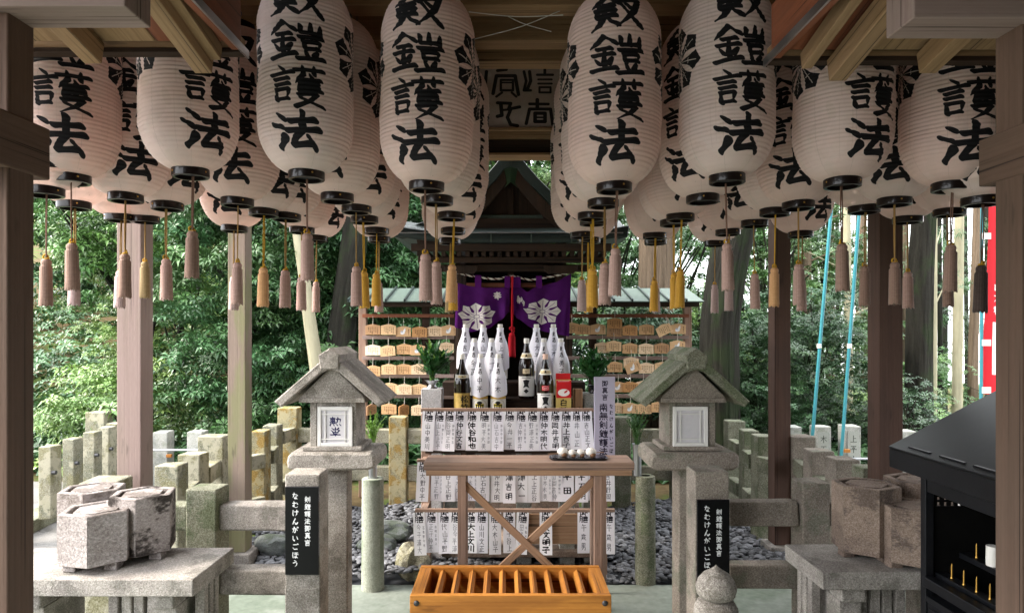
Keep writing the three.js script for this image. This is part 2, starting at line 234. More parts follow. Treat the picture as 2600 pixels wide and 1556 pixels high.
function mottle(c, w, h, n, tones, r0, r1, alpha) { for (let i = 0; i < n; i++) { c.globalAlpha = alpha * rnd(); c.fillStyle = pick(tones); c.beginPath(); c.ellipse(rnd() * w, rnd() * h, rr(r0, r1), rr(r0, r1) * 0.6, rnd() * 3, 0, 7); c.fill(); } c.globalAlpha = 1; }
const rectUV = (g, u0, v0, u1, v1) => { const uv = g.attributes.uv; for (let i = 0; i < uv.count; i++) uv.setXY(i, u0 + (u1 - u0) * uv.getX(i), v0 + (v1 - v0) * uv.getY(i)); return g; };
// ---------------------------------------------------------------- the setting
const landY = (x, Z) => { const l = st(2.5, -2, x) * 0.22 * Math.max(0, Z - 9.5) - st(0.5, 5, x) * 0.1 * Math.max(0, Z - 8); return l + (Z > 8 ? 0.12 * Math.sin(x * 1.3 + Z) : 0) - 0.006; };
{
  const n = 90, g = new THREE.PlaneGeometry(240, 240, n, n).rotateX(-Math.PI / 2); const p = g.attributes.position;
  for (let i = 0; i < p.count; i++) { let x = p.getX(i), z = p.getZ(i); x = Math.sign(x) * Math.pow(Math.abs(x) / 120, 1.9) * 120; z = Math.sign(z) * Math.pow(Math.abs(z) / 120, 1.9) * 120; p.setXYZ(i, x, Math.max(-8, Math.min(14, landY(x, -z))), z); }
  g.computeVertexNormals();
  const soil = std({ map: texture(N, (i) => mix(mix([62, 52, 38], [96, 84, 60], nFine[i]), [66, 84, 40], 0.8 * st(0.45, 0.6, nB[i])), true, 2.5), roughness: 1, specularIntensity: 0.1 });
  setting('ground', uvBox(g), soil);
  const slabMat = std({ map: texture(N, (i) => mix(mix([112, 120, 112], [138, 145, 136], nA[i]), [92, 104, 90], 0.6 * st(0.5, 0.68, nB[i])).map((v) => v + (nFine[i] - 0.5) * 24), true, 1.7), roughness: 0.75, bumpMap: grey((i) => 255 * (nFine[i] * 0.6 + nB[i] * 0.4), N, 1.7), bumpScale: 0.003 });
  setting('concrete_floor', bx(-2.6, 2.9, -0.05, 0.004, -5, 4.16, 0), slabMat);
  const asph = std({ map: texture(N, (i) => mix([86, 84, 82], [128, 126, 122], nSpk[i]).map((v) => v + (nA[i] - 0.5) * 30), true, 0.6), roughness: 0.95, bumpMap: stoneBump, bumpScale: 0.004 });
  setting('asphalt_path', bx(-9, -2.6, -0.05, 0.002, -5, 7.2, 0), asph);
  setting('asphalt_path_001', bx(2.9, 9, -0.05, 0.002, -5, 7.2, 0), asph);
  setting('pebble_bed', bx(-1.9, 1.9, -0.05, 0.001, 4.16, 6.0, 0), std({ color: 0x2c2e32, roughness: 0.9 }));
  // dark river pebbles
  const pg = new THREE.IcosahedronGeometry(1, 1), pm = std({ roughness: 0.65, specularIntensity: 0.4 }), n2 = 9000, im = new THREE.InstancedMesh(pg, pm, n2), mt = new THREE.Matrix4(), q = new THREE.Quaternion(), cl = new THREE.Color();
  for (let i = 0; i < n2; i++) { const s = rr(0.012, 0.024); q.setFromEuler(new THREE.Euler(rr(-0.4, 0.4), rr(0, 6.3), rr(-0.4, 0.4)));
    const x = rr(-1.88, 1.88), Z = rr(4.17, 5.95), mound = 0.05 * Math.sin(x * 3) * Math.sin(Z * 4) + 0.03;
    mt.compose(V(x, rr(0.0, 0.02) + Math.max(0, mound), -Z), q, V(s * 1.25, s * 0.55, s)); im.setMatrixAt(i, mt); const v = rr(0.035, 0.19); im.setColorAt(i, cl.setRGB(v, v * 1.02, v * 1.1)); }
  im.name = 'pebbles'; im.userData = { kind: 'stuff', label: 'dark grey river pebbles covering the shrine enclosure', category: 'pebbles' }; scene.add(im);
}
// ---------------------------------------------------------------- the hall the photographer stands in: posts, arms, tie beams, eaves
{
  const t = thing('worship_hall', 'dark wooden worship hall framing the view with posts, arms and eave rafters', 'building', [0, 0, 0]);
  for (const s of [-1, 1]) {
    const L = s < 0, X = (a, b) => (s < 0 ? [-b, -a] : [a, b]), xi = L ? 1.109 : 1.149;
    part('post', bx(...X(xi, xi + 0.1), 0, 2.5, 1.52, 1.605, 0.005), M.hallWood, t);
    const xe = L ? 0.832 : 0.89, yb = L ? 2.258 : 2.233;
    part('bracket_arm', bx(...X(xe, 1.7), yb, yb + 0.105, 1.49, 1.60, 0.004), M.post, t);  // paler wood than the posts, standing in for light bounced off the floor
    part('tie_beam', bx(...X(xi - 0.004, xi + 0.09), L ? 1.914 : 1.898, L ? 2.038 : 2.011, -2.4, 1.655, 0.004), M.hallWood, t);
    part('lintel', bx(...X(xi + 0.1005, 1.7), 1.93, 2.03, 1.53, 1.59, 0.004), M.hallWood, t);
    part('side_wall', bx(...(L ? [-1.9, -1.82] : [3.42, 3.5]), 0, 2.85, -5.2, L ? -2.6 : 1.5, 0), M.darkWood, t);  // unseen walls, added to cut sky light; the left one kept short
    const yf = L ? 2.362 : 2.337, xo = L ? 1.66 : 1.9;
    part('fascia', bx(...X(0.775, xo), yf, yf + 0.014, 1.99, 2.03, 0.002), M.darkWood, t);
    part('fascia', bx(...X(0.775, xo), yf + 0.0145, yf + 0.05, 1.992, 2.028, 0.002), M.beam, t);
    part('side_board', bx(...X(0.772, 0.80), yf + 0.005, yf + 0.16, 0.1, 1.988, 0.003), M.red, t);
    part('edge_strip', bx(...X(0.764, 0.771), yf - 0.004, yf + 0.02, 0.1, 2.03, 0.001), M.steel, t);
    for (let k = 0; k < (L ? 4 : 5); k++) part('soffit_board', bar(V(s * (0.91 + k * 0.215), yf + 0.035, -1.985), V(s * (0.91 + k * 0.215), yf + 0.43, -0.1), 0.212, 0.014), k % 3 ? M.beam : M.red, t);
    const rf = L ? [[0.872, 2.29], [1.19, 2.318], [1.5, 2.318]] : [[0.955, 2.268], [1.215, 2.29], [1.5, 2.29], [1.75, 2.29]];
    for (const [x, y] of rf) part('rafter', bar(V(s * x, y + 0.033, -1.975), V(s * x, y + 0.413, -0.2), 0.05, 0.066), M.beam, t);
    part('rafter', bar(V(s * (L ? 0.835 : 0.865), yf - 0.01, -1.97), V(s * (L ? 0.835 : 0.865), yf + 0.37, -0.2), 0.03, 0.05), M.beam, t);
  }
  part('roof', bx(-1.6, 3.6, 2.85, 2.97, -5.2, 1.6, 0), M.darkWood, t);  // unseen; stretched towards the stove side to shut out frontal sky
  part('rear_wall', bx(-1.9, 3.5, 0, 2.85, -5.3, -5.2, 0), M.darkWood, t);  // unseen wall, widened with the roof to hold back light
}
// ---------------------------------------------------------------- the lantern pavilion
{
  const t = thing('pavilion', 'open timber pavilion with square posts and boarded ceiling over the lanterns', 'pavilion', [0, 0, 3.5]);
  for (const [x0, x1, Z, m] of [[-1.94, -1.82, 3.4, M.post], [-1.836, -1.72, 4.5, M.postMoss], [1.916, 2.036, 3.5, M.postShaded], [1.83, 1.94, 4.65, M.postShaded]]) {
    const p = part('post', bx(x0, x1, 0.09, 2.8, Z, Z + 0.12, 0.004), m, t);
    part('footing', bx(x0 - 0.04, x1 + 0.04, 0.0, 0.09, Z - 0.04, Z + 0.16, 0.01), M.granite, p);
  }
  for (const [Z, y, h] of [[2.2, 2.72, 0.10], [2.5, 2.72, 0.10], [2.8, 2.72, 0.10], [3.01, 2.72, 0.11]]) part('crossbeam', bx(-2.0, 2.2, y, y + h, Z - 0.045, Z + 0.045, 0.004), M.beam, t);
  part('crossbeam', bx(-2.2, 2.2, 2.592, 2.665, 3.70, 3.78, 0.004), M.beam, t);
  part('crossbeam', bx(-2.2, 2.2, 2.515, 2.59, 3.715, 3.80, 0.004), M.darkWood, t);
  part('batten', bx(-2.2, 2.2, 2.50, 2.513, 3.69, 3.79, 0.002), M.beam, t);
  part('crossbeam', bx(-2.0, 2.2, 2.70, 2.82, 4.5, 4.62, 0.004), M.beam, t);
  for (const x of [-1.88, 1.93]) part('side_beam', bx(x - 0.06, x + 0.06, 2.83, 2.95, 1.98, 4.75, 0.004), M.beam, t);
  for (let k = 0; k < 18; k++) part('ceiling_board', bx(-2.05, 2.3, 2.965 + (k % 2) * 0.004, 2.985, 2.02 + k * 0.1535, 2.02 + k * 0.1535 + 0.15, 0.002), k % 4 === 1 ? M.red : M.beam, t);
  for (const x of [-1.55, -1.3, -0.945, -0.6, -0.25, 0.35, 0.71, 1.07, 1.42, 1.68]) part('hanging_rail', bx(x - 0.015, x + 0.015, 2.83, 2.87, 1.98, 3.68, 0.002), M.beam, t);
  part('roof', bx(-2.08, 2.4, 2.99, 3.08, 1.3, 4.85, 0), M.copper, t);
}
// ---------------------------------------------------------------- plaque of old seal characters under the ceiling
{
  const [k, c] = canvas(1024, 600, '#a3968b'); mottle(c, 1024, 600, 500, ['#a79788', '#c6bcb4', '#8f7f72'], 6, 60, 0.12);
  c.strokeStyle = c.fillStyle = '#1d1a18'; c.lineCap = 'round'; c.lineJoin = 'round';
  const ln = (w, ...p) => { c.lineWidth = w; c.beginPath(); c.moveTo(p[0], p[1]); for (let i = 2; i < p.length; i += 2) c.lineTo(p[i], p[i + 1]); c.stroke(); };
  const ox = 270;  // the three columns that show between the lanterns
  ln(30, 690, 60, 700, 150, 670, 230); ln(26, 640, 60, 660, 150, 640, 240, 700, 240); ln(24, 760, 90, 900, 90); ln(26, 828, 40, 828, 90); ln(20, 770, 135, 890, 135); ln(20, 770, 175, 890, 175); ln(20, 780, 210, 880, 210, 880, 260, 780, 260, 780, 210);
  ln(28, 400, 50, 480, 40); ln(32, 360, 270, 390, 100, 560, 100, 590, 280); ln(22, 430, 140, 430, 240, 540, 240, 540, 140, 430, 140); ln(16, 440, 165, 530, 165); ln(22, 440, 262, 390, 300); ln(22, 530, 262, 570, 300);
  ln(30, 150, 60, 170, 180); ln(30, 300, 60, 290, 190, 260, 230); ln(24, 170, 140, 290, 140); ln(26, 90, 60, 80, 220);
  for (const a of [-2.3, -1.57, -0.85, -0.2]) { c.save(); c.translate(200, 420); c.rotate(a); c.beginPath(); c.ellipse(70, 0, 55, 20, 0, 0, 7); c.fill(); c.restore(); } ln(20, 180, 440, 220, 540, 300, 560); ln(20, 150, 450, 140, 560);
  ln(30, 400, 360, 520, 365, 500, 420, 600, 400); ln(34, 430, 370, 440, 480, 400, 490); ln(32, 520, 420, 490, 500, 520, 570, 580, 580); ln(22, 440, 430, 500, 425);
  ln(26, 690, 370, 860, 372); ln(34, 760, 330, 760, 400); ln(30, 660, 560, 690, 420, 880, 420, 900, 570); ln(34, 740, 460, 740, 540, 830, 540, 830, 460, 740, 460); ln(18, 745, 500, 825, 500);
  const Z = 3.62, g = new THREE.PlaneGeometry(0.6, 0.33);
  const t = thing('shrine_plaque', 'weathered pale wooden plaque painted with black seal script under the ceiling', 'plaque', [0.02, 2.625, Z]);
  part('board', bx(-0.28, 0.32, 2.625, 2.955, Z, Z + 0.025, 0.003), M.deskWood, t);
  part('inscription', g.translate(0.02, 2.79, -Z + 0.003), std({ map: canvasTex(k), roughness: 0.85 }), t);
  part('frame', bx(-0.30, 0.34, 2.592 + 0.0745, 2.623 + 0.06, Z - 0.02, Z - 0.004, 0.002).scale(1, 1, 1).translate(0, -0.06, 0), M.beam, t);
}
// ---------------------------------------------------------------- paper lanterns
const H_L = 0.60, R_L = 0.147;
function crest(c, x, y, r, ink, line, fat = 1) {              // eight pointed blades round a hub
  for (let k = 0; k < 8; k++) { c.save(); c.translate(x, y); c.rotate(k * Math.PI / 4 + 0.2); c.fillStyle = ink;
    const w = 0.2 * fat * r; c.beginPath(); c.moveTo(0.1 * r, -0.02 * r); c.lineTo(0.5 * r, -w * 0.42); c.lineTo(0.62 * r, -w * 0.62); c.lineTo(0.78 * r, -w * 1.05); c.lineTo(1.0 * r, 0); c.lineTo(0.78 * r, w * 1.05); c.lineTo(0.62 * r, w * 0.62); c.lineTo(0.5 * r, w * 0.42); c.lineTo(0.1 * r, 0.02 * r); c.fill();
    c.strokeStyle = line; c.lineWidth = r * 0.026; c.beginPath(); c.moveTo(0.12 * r, 0); c.lineTo(0.84 * r, 0); c.moveTo(0.52 * r, -w * 0.3); c.lineTo(0.52 * r, w * 0.3); c.stroke(); c.restore(); }
  c.fillStyle = line; c.beginPath(); c.arc(x, y, r * 0.09, 0, 7); c.fill(); c.strokeStyle = ink; c.lineWidth = r * 0.03; c.beginPath(); c.arc(x, y, r * 0.09, 0, 7); c.stroke();
}
const lanternMats = [];
for (let v = 0; v < 3; v++) {
  const W = 1536, Hc = 1024, [k, c] = canvas(W, Hc, ['#fae4dc', '#f8dfd6', '#f9e6df'][v]), sx = W / (2 * Math.PI * R_L), sy = Hc / H_L;
  mottle(c, W, Hc, 320, ['#d9c6ba', '#fbf4f0', '#cdb8a8', '#e6cfc4'], 8, 90, 0.14); mottle(c, W, Hc, 70, ['#8a7a66', '#6f6050', '#a08a70'], 1, 4, 0.5);
  for (let q = 0; q < 26; q++) { c.globalAlpha = rr(0.05, 0.16); c.strokeStyle = pick(['#b39c88', '#a58f80']); c.lineWidth = rr(1, 5); const x = rnd() * W, y = rnd() * Hc * 0.7; c.beginPath(); c.moveTo(x, y); c.lineTo(x + rr(-6, 6), y + rr(60, 320)); c.stroke(); } c.globalAlpha = 1;
  c.strokeStyle = '#a89a90'; for (let i = 0; i < 8; i++) { c.globalAlpha = 0.45; c.lineWidth = 1.5; c.beginPath(); c.moveTo((i + 0.5) * W / 8, 0); c.lineTo((i + 0.5) * W / 8 + rr(-3, 3), Hc); c.stroke(); } c.globalAlpha = 1;
  for (const u of [0.25, 0.75]) { let y = 0.052; c.fillStyle = '#17161a';
    for (const [ch, gw, gh, lw] of [['剱', 0.170, 0.118, 0.0195], ['鎧', 0.168, 0.126, 0.0158], ['護', 0.168, 0.127, 0.0140], ['法', 0.158, 0.116, 0.0205]]) { glyph(c, ch, W * u - gw / 2 * sx, y * sy, gw * sx, gh * sy, lw * sx, 0.25); y += gh + 0.008; } }
  for (const u of [0, 0.5, 1]) { c.save(); c.scale(1, 1); crest(c, W * u, (0.60 - 0.36) * sy, 0.108 * sy, '#17161a', '#e4dad2', 1.35); c.restore(); }
  lanternMats.push(std({ map: canvasTex(k), roughness: 0.75, transmission: 0.5, specularIntensity: 0.35, side: THREE.DoubleSide }));
}
const lanternBodies = [0, 1, 2].map((kind) => {                                  // ribbed barrel with round shoulders
  const ribs = 47, rows = ribs * 4, sides = 36, pos = [], uv = [], idx = [];
  for (let i = 0; i <= rows; i++) { const t = i / rows, y = t * H_L, e = Math.min(t, 1 - t) / 0.26, prof = e < 1 ? 0.056 + (R_L - 0.056) * Math.pow(1 - Math.pow(1 - e, 2.3), 0.62) : R_L, bul = 1 + 0.015 * Math.sin(t * Math.PI), rib = 1 + 0.25 * Math.sin(i * 0.31 + kind * 2), r = prof * bul + rib * (0.0024 * Math.abs(Math.sin(i / 4 * Math.PI)) - 0.0012) * Math.min(1, 0.3 + e * 3);
    for (let j = 0; j <= sides; j++) { const a = j / sides * 2 * Math.PI, q = r + 0.0016 * Math.min(1, e) * (Math.sin(a * 3 + kind * 1.7 + t * 6) + 0.6 * Math.sin(a * 8 + t * 17 + kind) + 0.5 * Math.sin(t * 41 + a * 2)); pos.push(-Math.cos(a) * q, y + 0.0015 * Math.sin(a * 2 + t * 9 + kind * 3), Math.sin(a) * q); uv.push(j / sides, t); } }
  for (let i = 0; i < rows; i++) for (let j = 0; j < sides; j++) { const a = i * (sides + 1) + j, b = a + sides + 1; idx.push(a, a + 1, b, a + 1, b + 1, b); }
  const g = new THREE.BufferGeometry(); g.setAttribute('position', new THREE.Float32BufferAttribute(pos, 3)); g.setAttribute('uv', new THREE.Float32BufferAttribute(uv, 2)); g.setIndex(idx); g.computeVertexNormals(); return g;
});
const ringGeo = lathe([[0.046, 0], [0.055, 0], [0.057, 0.002], [0.057, 0.026], [0.055, 0.028], [0.046, 0.028], [0.046, 0]], 28), plateGeo = new THREE.CylinderGeometry(0.046, 0.046, 0.003, 24);
function tasselGeo() {
  const n = 32, rows = [[0.002, 0.150], [0.010, 0.149], [0.0155, 0.143], [0.0165, 0.135], [0.0150, 0.131], [0.0150, 0.128], [0.0178, 0.124], [0.0185, 0.08], [0.0195, 0.03], [0.0205, 0.0], [0.012, 0.002], [0.001, 0.004]];
  const pos = [], idx = [], uv = [];
  rows.forEach(([r, y], i) => { for (let j = 0; j <= n; j++) { const a = j / n * 6.28318, f = i > 5 && i < 10 ? 1 + (j % 2 ? 0.07 : -0.07) : 1; pos.push(Math.cos(a) * r * f, y + (i === 9 ? 0.005 * Math.sin(j * 2.3) + 0.004 * Math.sin(j * 5.1) : 0), Math.sin(a) * r * f); uv.push(j / n, y * 6); } });
  for (let i = 0; i < rows.length - 1; i++) for (let j = 0; j < n; j++) { const a = i * (n + 1) + j, b = a + n + 1; idx.push(a, a + 1, b, a + 1, b + 1, b); }
  const g = new THREE.BufferGeometry(); g.setAttribute('position', new THREE.Float32BufferAttribute(pos, 3)); g.setAttribute('uv', new THREE.Float32BufferAttribute(uv, 2)); g.setIndex(idx); g.computeVertexNormals(); return g;
}
const silk = (a, b) => std({ map: texture(64, (i, x) => mix(a, b, (nGrain[i * 5 % (N * N)] + nFine[i]) / 2).map((v) => v + (x % 4 < 2 ? 6 : -6)), true, 1), roughness: 0.7, sheen: 0.4, sheenColor: new THREE.Color(0xffffff) });
const tasselMats = { m: silk([164, 130, 120], [198, 166, 156]), b: silk([134, 106, 94], [166, 136, 122]), g: silk([196, 142, 44], [222, 172, 76]), p: silk([204, 152, 104], [226, 178, 132]), t: silk([138, 116, 78], [172, 148, 108]), d: silk([58, 46, 42], [84, 68, 62]), l: silk([168, 142, 140], [198, 172, 168]) };
const tasselShape = tasselGeo(), cordGeo = join(tube([V(0.002, 0, 0), V(0.0035, -0.1, 0), V(0.001, -0.205, 0)], 0.0022, 8, 6), tube([V(-0.002, 0, 0.001), V(-0.0025, -0.1, 0), V(-0.001, -0.205, 0)], 0.0022, 8, 6)), knotGeo = join(new THREE.TorusGeometry(0.008, 0.0032, 6, 12).rotateX(1.2).translate(0, -0.205, 0), new THREE.TorusGeometry(0.007, 0.003, 6, 12).rotateY(1).translate(0.004, -0.199, 0)), nailGeo = new THREE.SphereGeometry(0.0032, 8, 6).scale(1, 1, 0.5), hookGeo = join(new THREE.TorusGeometry(0.011, 0.0016, 6, 14).translate(0, 0.692, 0), tube([V(0, 0.70, 0), V(0.001, 0.80, 0), V(0, 0.845, 0)], 0.0014, 4, 5));
function makeLantern() {
  const t = new THREE.Group(), add = (n, g, m, p = t) => { const o = new THREE.Mesh(g, m); o.name = n; p.add(o); return o; };
  const b = add('paper_body', lanternBodies[0], lanternMats[0]); b.position.y = 0.026;
  const r = add('bottom_ring', ringGeo, M.lacquer), pl = add('base_plate', plateGeo, M.iron, r); pl.position.y = 0.015;
  for (const a of [0.5, 2.6, 4.7]) { const nl = add('nail', nailGeo, M.brass, r); nl.position.set(Math.sin(a) * 0.057, 0.015, Math.cos(a) * 0.057); nl.rotation.y = a; }
  const r2 = add('top_ring', ringGeo, M.lacquer); r2.position.y = H_L + 0.024; add('cover_plate', plateGeo, M.iron, r2).position.y = 0.016;
  add('hanging_hook', hookGeo, M.iron);
  const ts = add('tassel', tasselShape, tasselMats.m); ts.position.y = -0.352; const cd = add('cord', cordGeo, M.cord, ts); cd.position.y = 0.355; add('knot', knotGeo, M.cordGold, ts).position.y = 0.355;
  return t;
}
{ // [ring px, ring py, turn in degrees, tassel tone, cord drop factor]; columns from the aisle outward, rows from the hall to the shrine
  const cols = {
    a1: [[1083, 480, -14, 'm', 1], [1110, 515, -20, 'm', 1], [1146, 554, 25, 'p', 0.9], [1150, 591, 30, 'g', 1], [1142, 616, 10, 't', 1]],
    a2: [[778, 453, -11, 'm', 0.85], [856, 508, -19, 'n', 1], [905, 537, 20, 'm', 1], [925, 563, -30, 'g', 1], [956, 591, 15, 'g', 0.9], [962, 612, 0, 'm', 1]],
    a3: [[483, 446, 23, 'b', 0.85], [602, 519, -10, 'm', 1], [669, 545, 20, 'p', 1], [727, 556, 10, 'm', 1], [766, 589, -20, 'm', 1], [803, 610, 35, 'm', 1]],
    a4: [[180, 461, -11, 'b', 0.95], [318, 508, 11, 'b', 0.9], [424, 529, 30, 'm', 0.9], [594, 585, -15, 'l', 1]],
    a5: [[112, 493, 10, 'b', 1], [187, 527, -20, 'l', 1], [303, 558, 15, 'l', 1], [367, 562, 30, 't', 0.8]],
    b1: [[1560, 483, 3, 'm', 0.9], [1532, 522, 15, 'm', 1], [1503, 554, -25, 'g', 1], [1506, 568, 20, 'g', 0.9], [1477, 601, -10, 'l', 1], [1496, 614, 12, 'g', 1]],
    b2: [[1847, 461, 18, 'm', 0.95], [1785, 511, -25, 'n', 1], [1728, 557, 20, 'g', 1], [1711, 570, -15, 'g', 1], [1663, 603, 25, 'g', 1], [1665, 618, 0, 'l', 1]],
    b3: [[2140, 471, 37, 'b', 0.9], [2028, 527, -8, 'm', 1], [1968, 544, 20, 'p', 1], [1917, 572, -30, 'm', 1], [1849, 594, 15, 'l', 1], [1817, 622, -5, 'l', 1]],
    b4: [[2416, 481, 19, 'b', 0.85], [2272, 518, -5, 'b', 1], [2195, 537, 20, 'b', 1], [2034, 599, 40, 'm', 1]],
    b5: [[2493, 517, 5, 'd', 0.95], [2412, 545, 20, 'b', 1], [2306, 563, -15, 'm', 1]],
  };
  const proto = makeLantern(), ord = ['first', 'second', 'third', 'fourth', 'fifth', 'sixth'];
  for (const [key, list] of Object.entries(cols)) list.forEach(([px, py, turn, tone, drop], i) => {
    const Z = i === 0 ? 2.2 : 0.455 * F / (CY - py), x = wx(px, Z), o = proto.clone(); o.name = numbered('paper_lantern'); o.position.set(x, wy(py, Z) - 0.006, -Z); o.rotation.y = turn * Math.PI / 180 + Math.atan2(-x, Z); scene.add(o);
    o.rotation.x = rr(-0.012, 0.012); o.rotation.z = rr(-0.015, 0.015);
    o.userData = { label: `white lettered paper lantern, ${ord[+key[1] - 1]} out from the aisle, ${ord[i]} row, ${key[0] === 'a' ? 'lettered stone lantern' : 'black candle stove'} side`, category: 'lantern', group: 'paper lanterns hanging under the pavilion' };
    const pb = o.children.find((q) => q.name === 'paper_body'), kk = Math.floor(rnd() * 3); pb.material = lanternMats[(i + key.charCodeAt(1)) % 3]; pb.geometry = lanternBodies[kk];
    const ts = o.children.find((q) => q.name === 'tassel');
    if (tone === 'n') { o.remove(ts); } else { ts.material = tasselMats[tone]; const cd = ts.children.find((q) => q.name === 'cord'), kn = ts.children.find((q) => q.name === 'knot'); cd.material = i === 0 ? M.cordBrown : tone === 'g' || tone === 'p' ? M.cordGold : M.cord; ts.position.y *= 1; const d = 0.205 * (1 - drop); ts.position.y += d; cd.scale.y = drop; cd.position.y = 0.355 - d - 0.0; kn.position.y = 0.355; ts.rotation.y = rr(0, 3); ts.rotation.z = rr(-0.035, 0.035); ts.rotation.x = rr(-0.03, 0.03); const k = rr(0.92, 1.1); ts.scale.set(k, 1, k); }
  });
}
// thin wires strung across the aisle under the crossbeams
{
  const t = thing('ceiling_wires', 'thin pale wires sagging between the crossbeams above the aisle', 'wires', [0, 2.7, 2.6]);
  for (const [a, b, c, d, Za] of [[1190, 30, 1430, 38, 2.46], [1200, 100, 1440, 20, 2.5], [1250, 20, 1400, 80, 2.55]]) part('wire', tube([V(wx(a, Za), wy(b, Za), -Za), V(wx((a + c) / 2, Za), wy((b + d) / 2 + 8, Za), -Za), V(wx(c, Za), wy(d, Za), -Za)], 0.0014, 8, 5), M.wire, t);
}
// ---------------------------------------------------------------- stone fences
const sBlock = (X, w, y0, y1, Z, d, r = 0.012) => bx(X - w / 2, X + w / 2, y0, y1, Z, Z + d, r);
function fencePost(t, X, w, h, Z, d, m, y0 = 0) {             // a squared post with a slightly pitched head
  return part('fence_post', bx(X - w / 2, X + w / 2, y0, h, Z, Z + d, 0.010), m, t);
}
{ // low front fence, lettered stone lantern side: two posts, two rails to the sign post
  const t = thing('stone_fence', 'low granite rail fence behind the sunlit stone table', 'fence', [-1.6, 0, 3.2]);
  fencePost(t, wx(243, 3.15), 0.172, wy(1225, 3.15), 3.15, 0.16, M.lichen); fencePost(t, wx(510, 3.2), 0.146, wy(1243, 3.2), 3.2, 0.14, M.greenStone);
  for (const [a, b] of [[1283, 1350], [1450, 1513]]) { part('rail', bx(wx(549, 3.2), wx(725, 3.2), wy(b, 3.22), wy(a, 3.22), 3.225, 3.33, 0.012), M.granite, t); part('rail', bx(wx(292, 3.2), wx(470, 3.2), wy(b, 3.22), wy(a, 3.22), 3.225, 3.33, 0.012), M.greenStone, t); }
}
{
  const t = thing('stone_fence', 'low granite rail fence behind the shaded stone table', 'fence', [1.7, 0, 3.3]);
  fencePost(t, wx(2074, 3.25), 0.135, wy(1226, 3.25), 3.25, 0.14, M.graniteWarm); fencePost(t, wx(2380, 3.25), 0.14, wy(1226, 3.25), 3.25, 0.14, M.graniteWarm);
  for (const [a, b] of [[1277, 1338], [1437, 1497]]) { part('rail', bx(wx(1855, 3.25), wx(2036, 3.25), wy(b, 3.27), wy(a, 3.27), 3.27, 3.37, 0.012), M.graniteWarm, t); part('rail', bx(wx(2111, 3.25), wx(2340, 3.25), wy(b, 3.27), wy(a, 3.27), 3.27, 3.37, 0.012), M.graniteWarm, t); }
}
{ // side fence receding beside the pavilion, lettered stone lantern side
  const t = thing('stone_fence', 'lichened stone fence receding past the mossy pavilion post to the back corner', 'fence', [-2.0, 0, 4.8]);
  const ps = [[420, 1183, 4.0, 0.145, M.lichen], [478, 1155, 4.38, 0.14, M.lichen], [532, 1108, 4.78, 0.18, M.lichen], [654, 1095, 5.2, 0.11, M.ochre], [684, 1080, 5.55, 0.12, M.lichen], [728, 1036, 5.9, 0.17, M.ochre]];
  let prev = null;
  for (const [px, py, Z, w, m] of ps) { const X = wx(px, Z), h = wy(py, Z); fencePost(t, X, w, h, Z, 0.14, m);
    if (prev) for (const y of [h - 0.22, 0.24]) part('rail', bar(V(prev[0] + 0.04, y, -(prev[1] + 0.142)), V(X + 0.04, y, -(Z - 0.002)), 0.075, 0.11, 0.008), M.lichen, t);
    prev = [X, Z]; }
}
{
  const t = thing('stone_fence', 'stone fence receding past the dark pavilion post on the candle stove side', 'fence', [2.0, 0, 4.4]);
  const ps = [[2228, 1190, 3.62, 0.14, M.greenStone], [2154, 1167, 3.95, 0.135, M.graniteWarm], [2092, 1146, 4.25, 0.14, M.graniteWarm], [2044, 1110, 4.62, 0.16, M.graniteWarm], [1944, 1107, 5.05, 0.12, M.greenStone], [1910, 1094, 5.4, 0.12, M.greenStone], [1872, 1070, 5.8, 0.15, M.greenStone]];
  let prev = null;
  for (const [px, py, Z, w, m] of ps) { const X = wx(px, Z), h = wy(py, Z); fencePost(t, X, w, h, Z, 0.14, m);
    if (prev) for (const y of [h - 0.2, 0.26]) part('rail', bar(V(prev[0] - 0.04, y, -(prev[1] + 0.142)), V(X - 0.04, y, -(Z - 0.002)), 0.075, 0.11, 0.008), M.greenStone, t);
    prev = [X, Z]; }
}
{ // back fence behind the shrine
  const t = thing('stone_fence', 'orange lichened stone fence running behind the shrine', 'fence', [0, 0, 5.95]);
  const xs = [-1.55, -0.93, -0.45, 0.0, 0.5, 1.0, 1.5];
  xs.forEach((x, i) => fencePost(t, x, 0.15, 0.81, 5.85, 0.14, i < 2 ? M.ochre : M.greenStone));
  for (let i = 0; i < xs.length - 1; i++) for (const y of [[0.58, 0.70], [0.26, 0.38]]) part('rail', bx(xs[i] + 0.076, xs[i + 1] - 0.076, y[0], y[1], 5.88, 5.97, 0.008), M.lichen, t);
  part('rail', bx(-1.9, -1.627, 0.58, 0.70, 5.93, 6.02, 0.008), M.lichen, t);
}
{ // outer fence along the asphalt path
  const t = thing('stone_fence', 'close set mossy stone post fence with steel bolts along the asphalt path', 'fence', [-3.7, 0, 5.8]);
  part('plinth', bar(V(-3.62, 0.05, -4.2), V(-3.86, 0.05, -6.6), 0.2, 0.1, 0.008), M.greenStone, t);
  [[4.85, -3.56], [5.24, -3.545], [5.62, -3.61], [5.98, -3.66], [6.3, -3.72], [6.55, -3.79]].forEach(([Z, X]) => { const p = fencePost(t, X, 0.10, 0.66, Z, 0.13, M.lichen, 0.1);
    part('bolt', new THREE.CylinderGeometry(0.016, 0.016, 0.03, 12).rotateZ(Math.PI / 2).translate(X + 0.062, 0.46, -(Z + 0.02)), M.iron, p); });
}
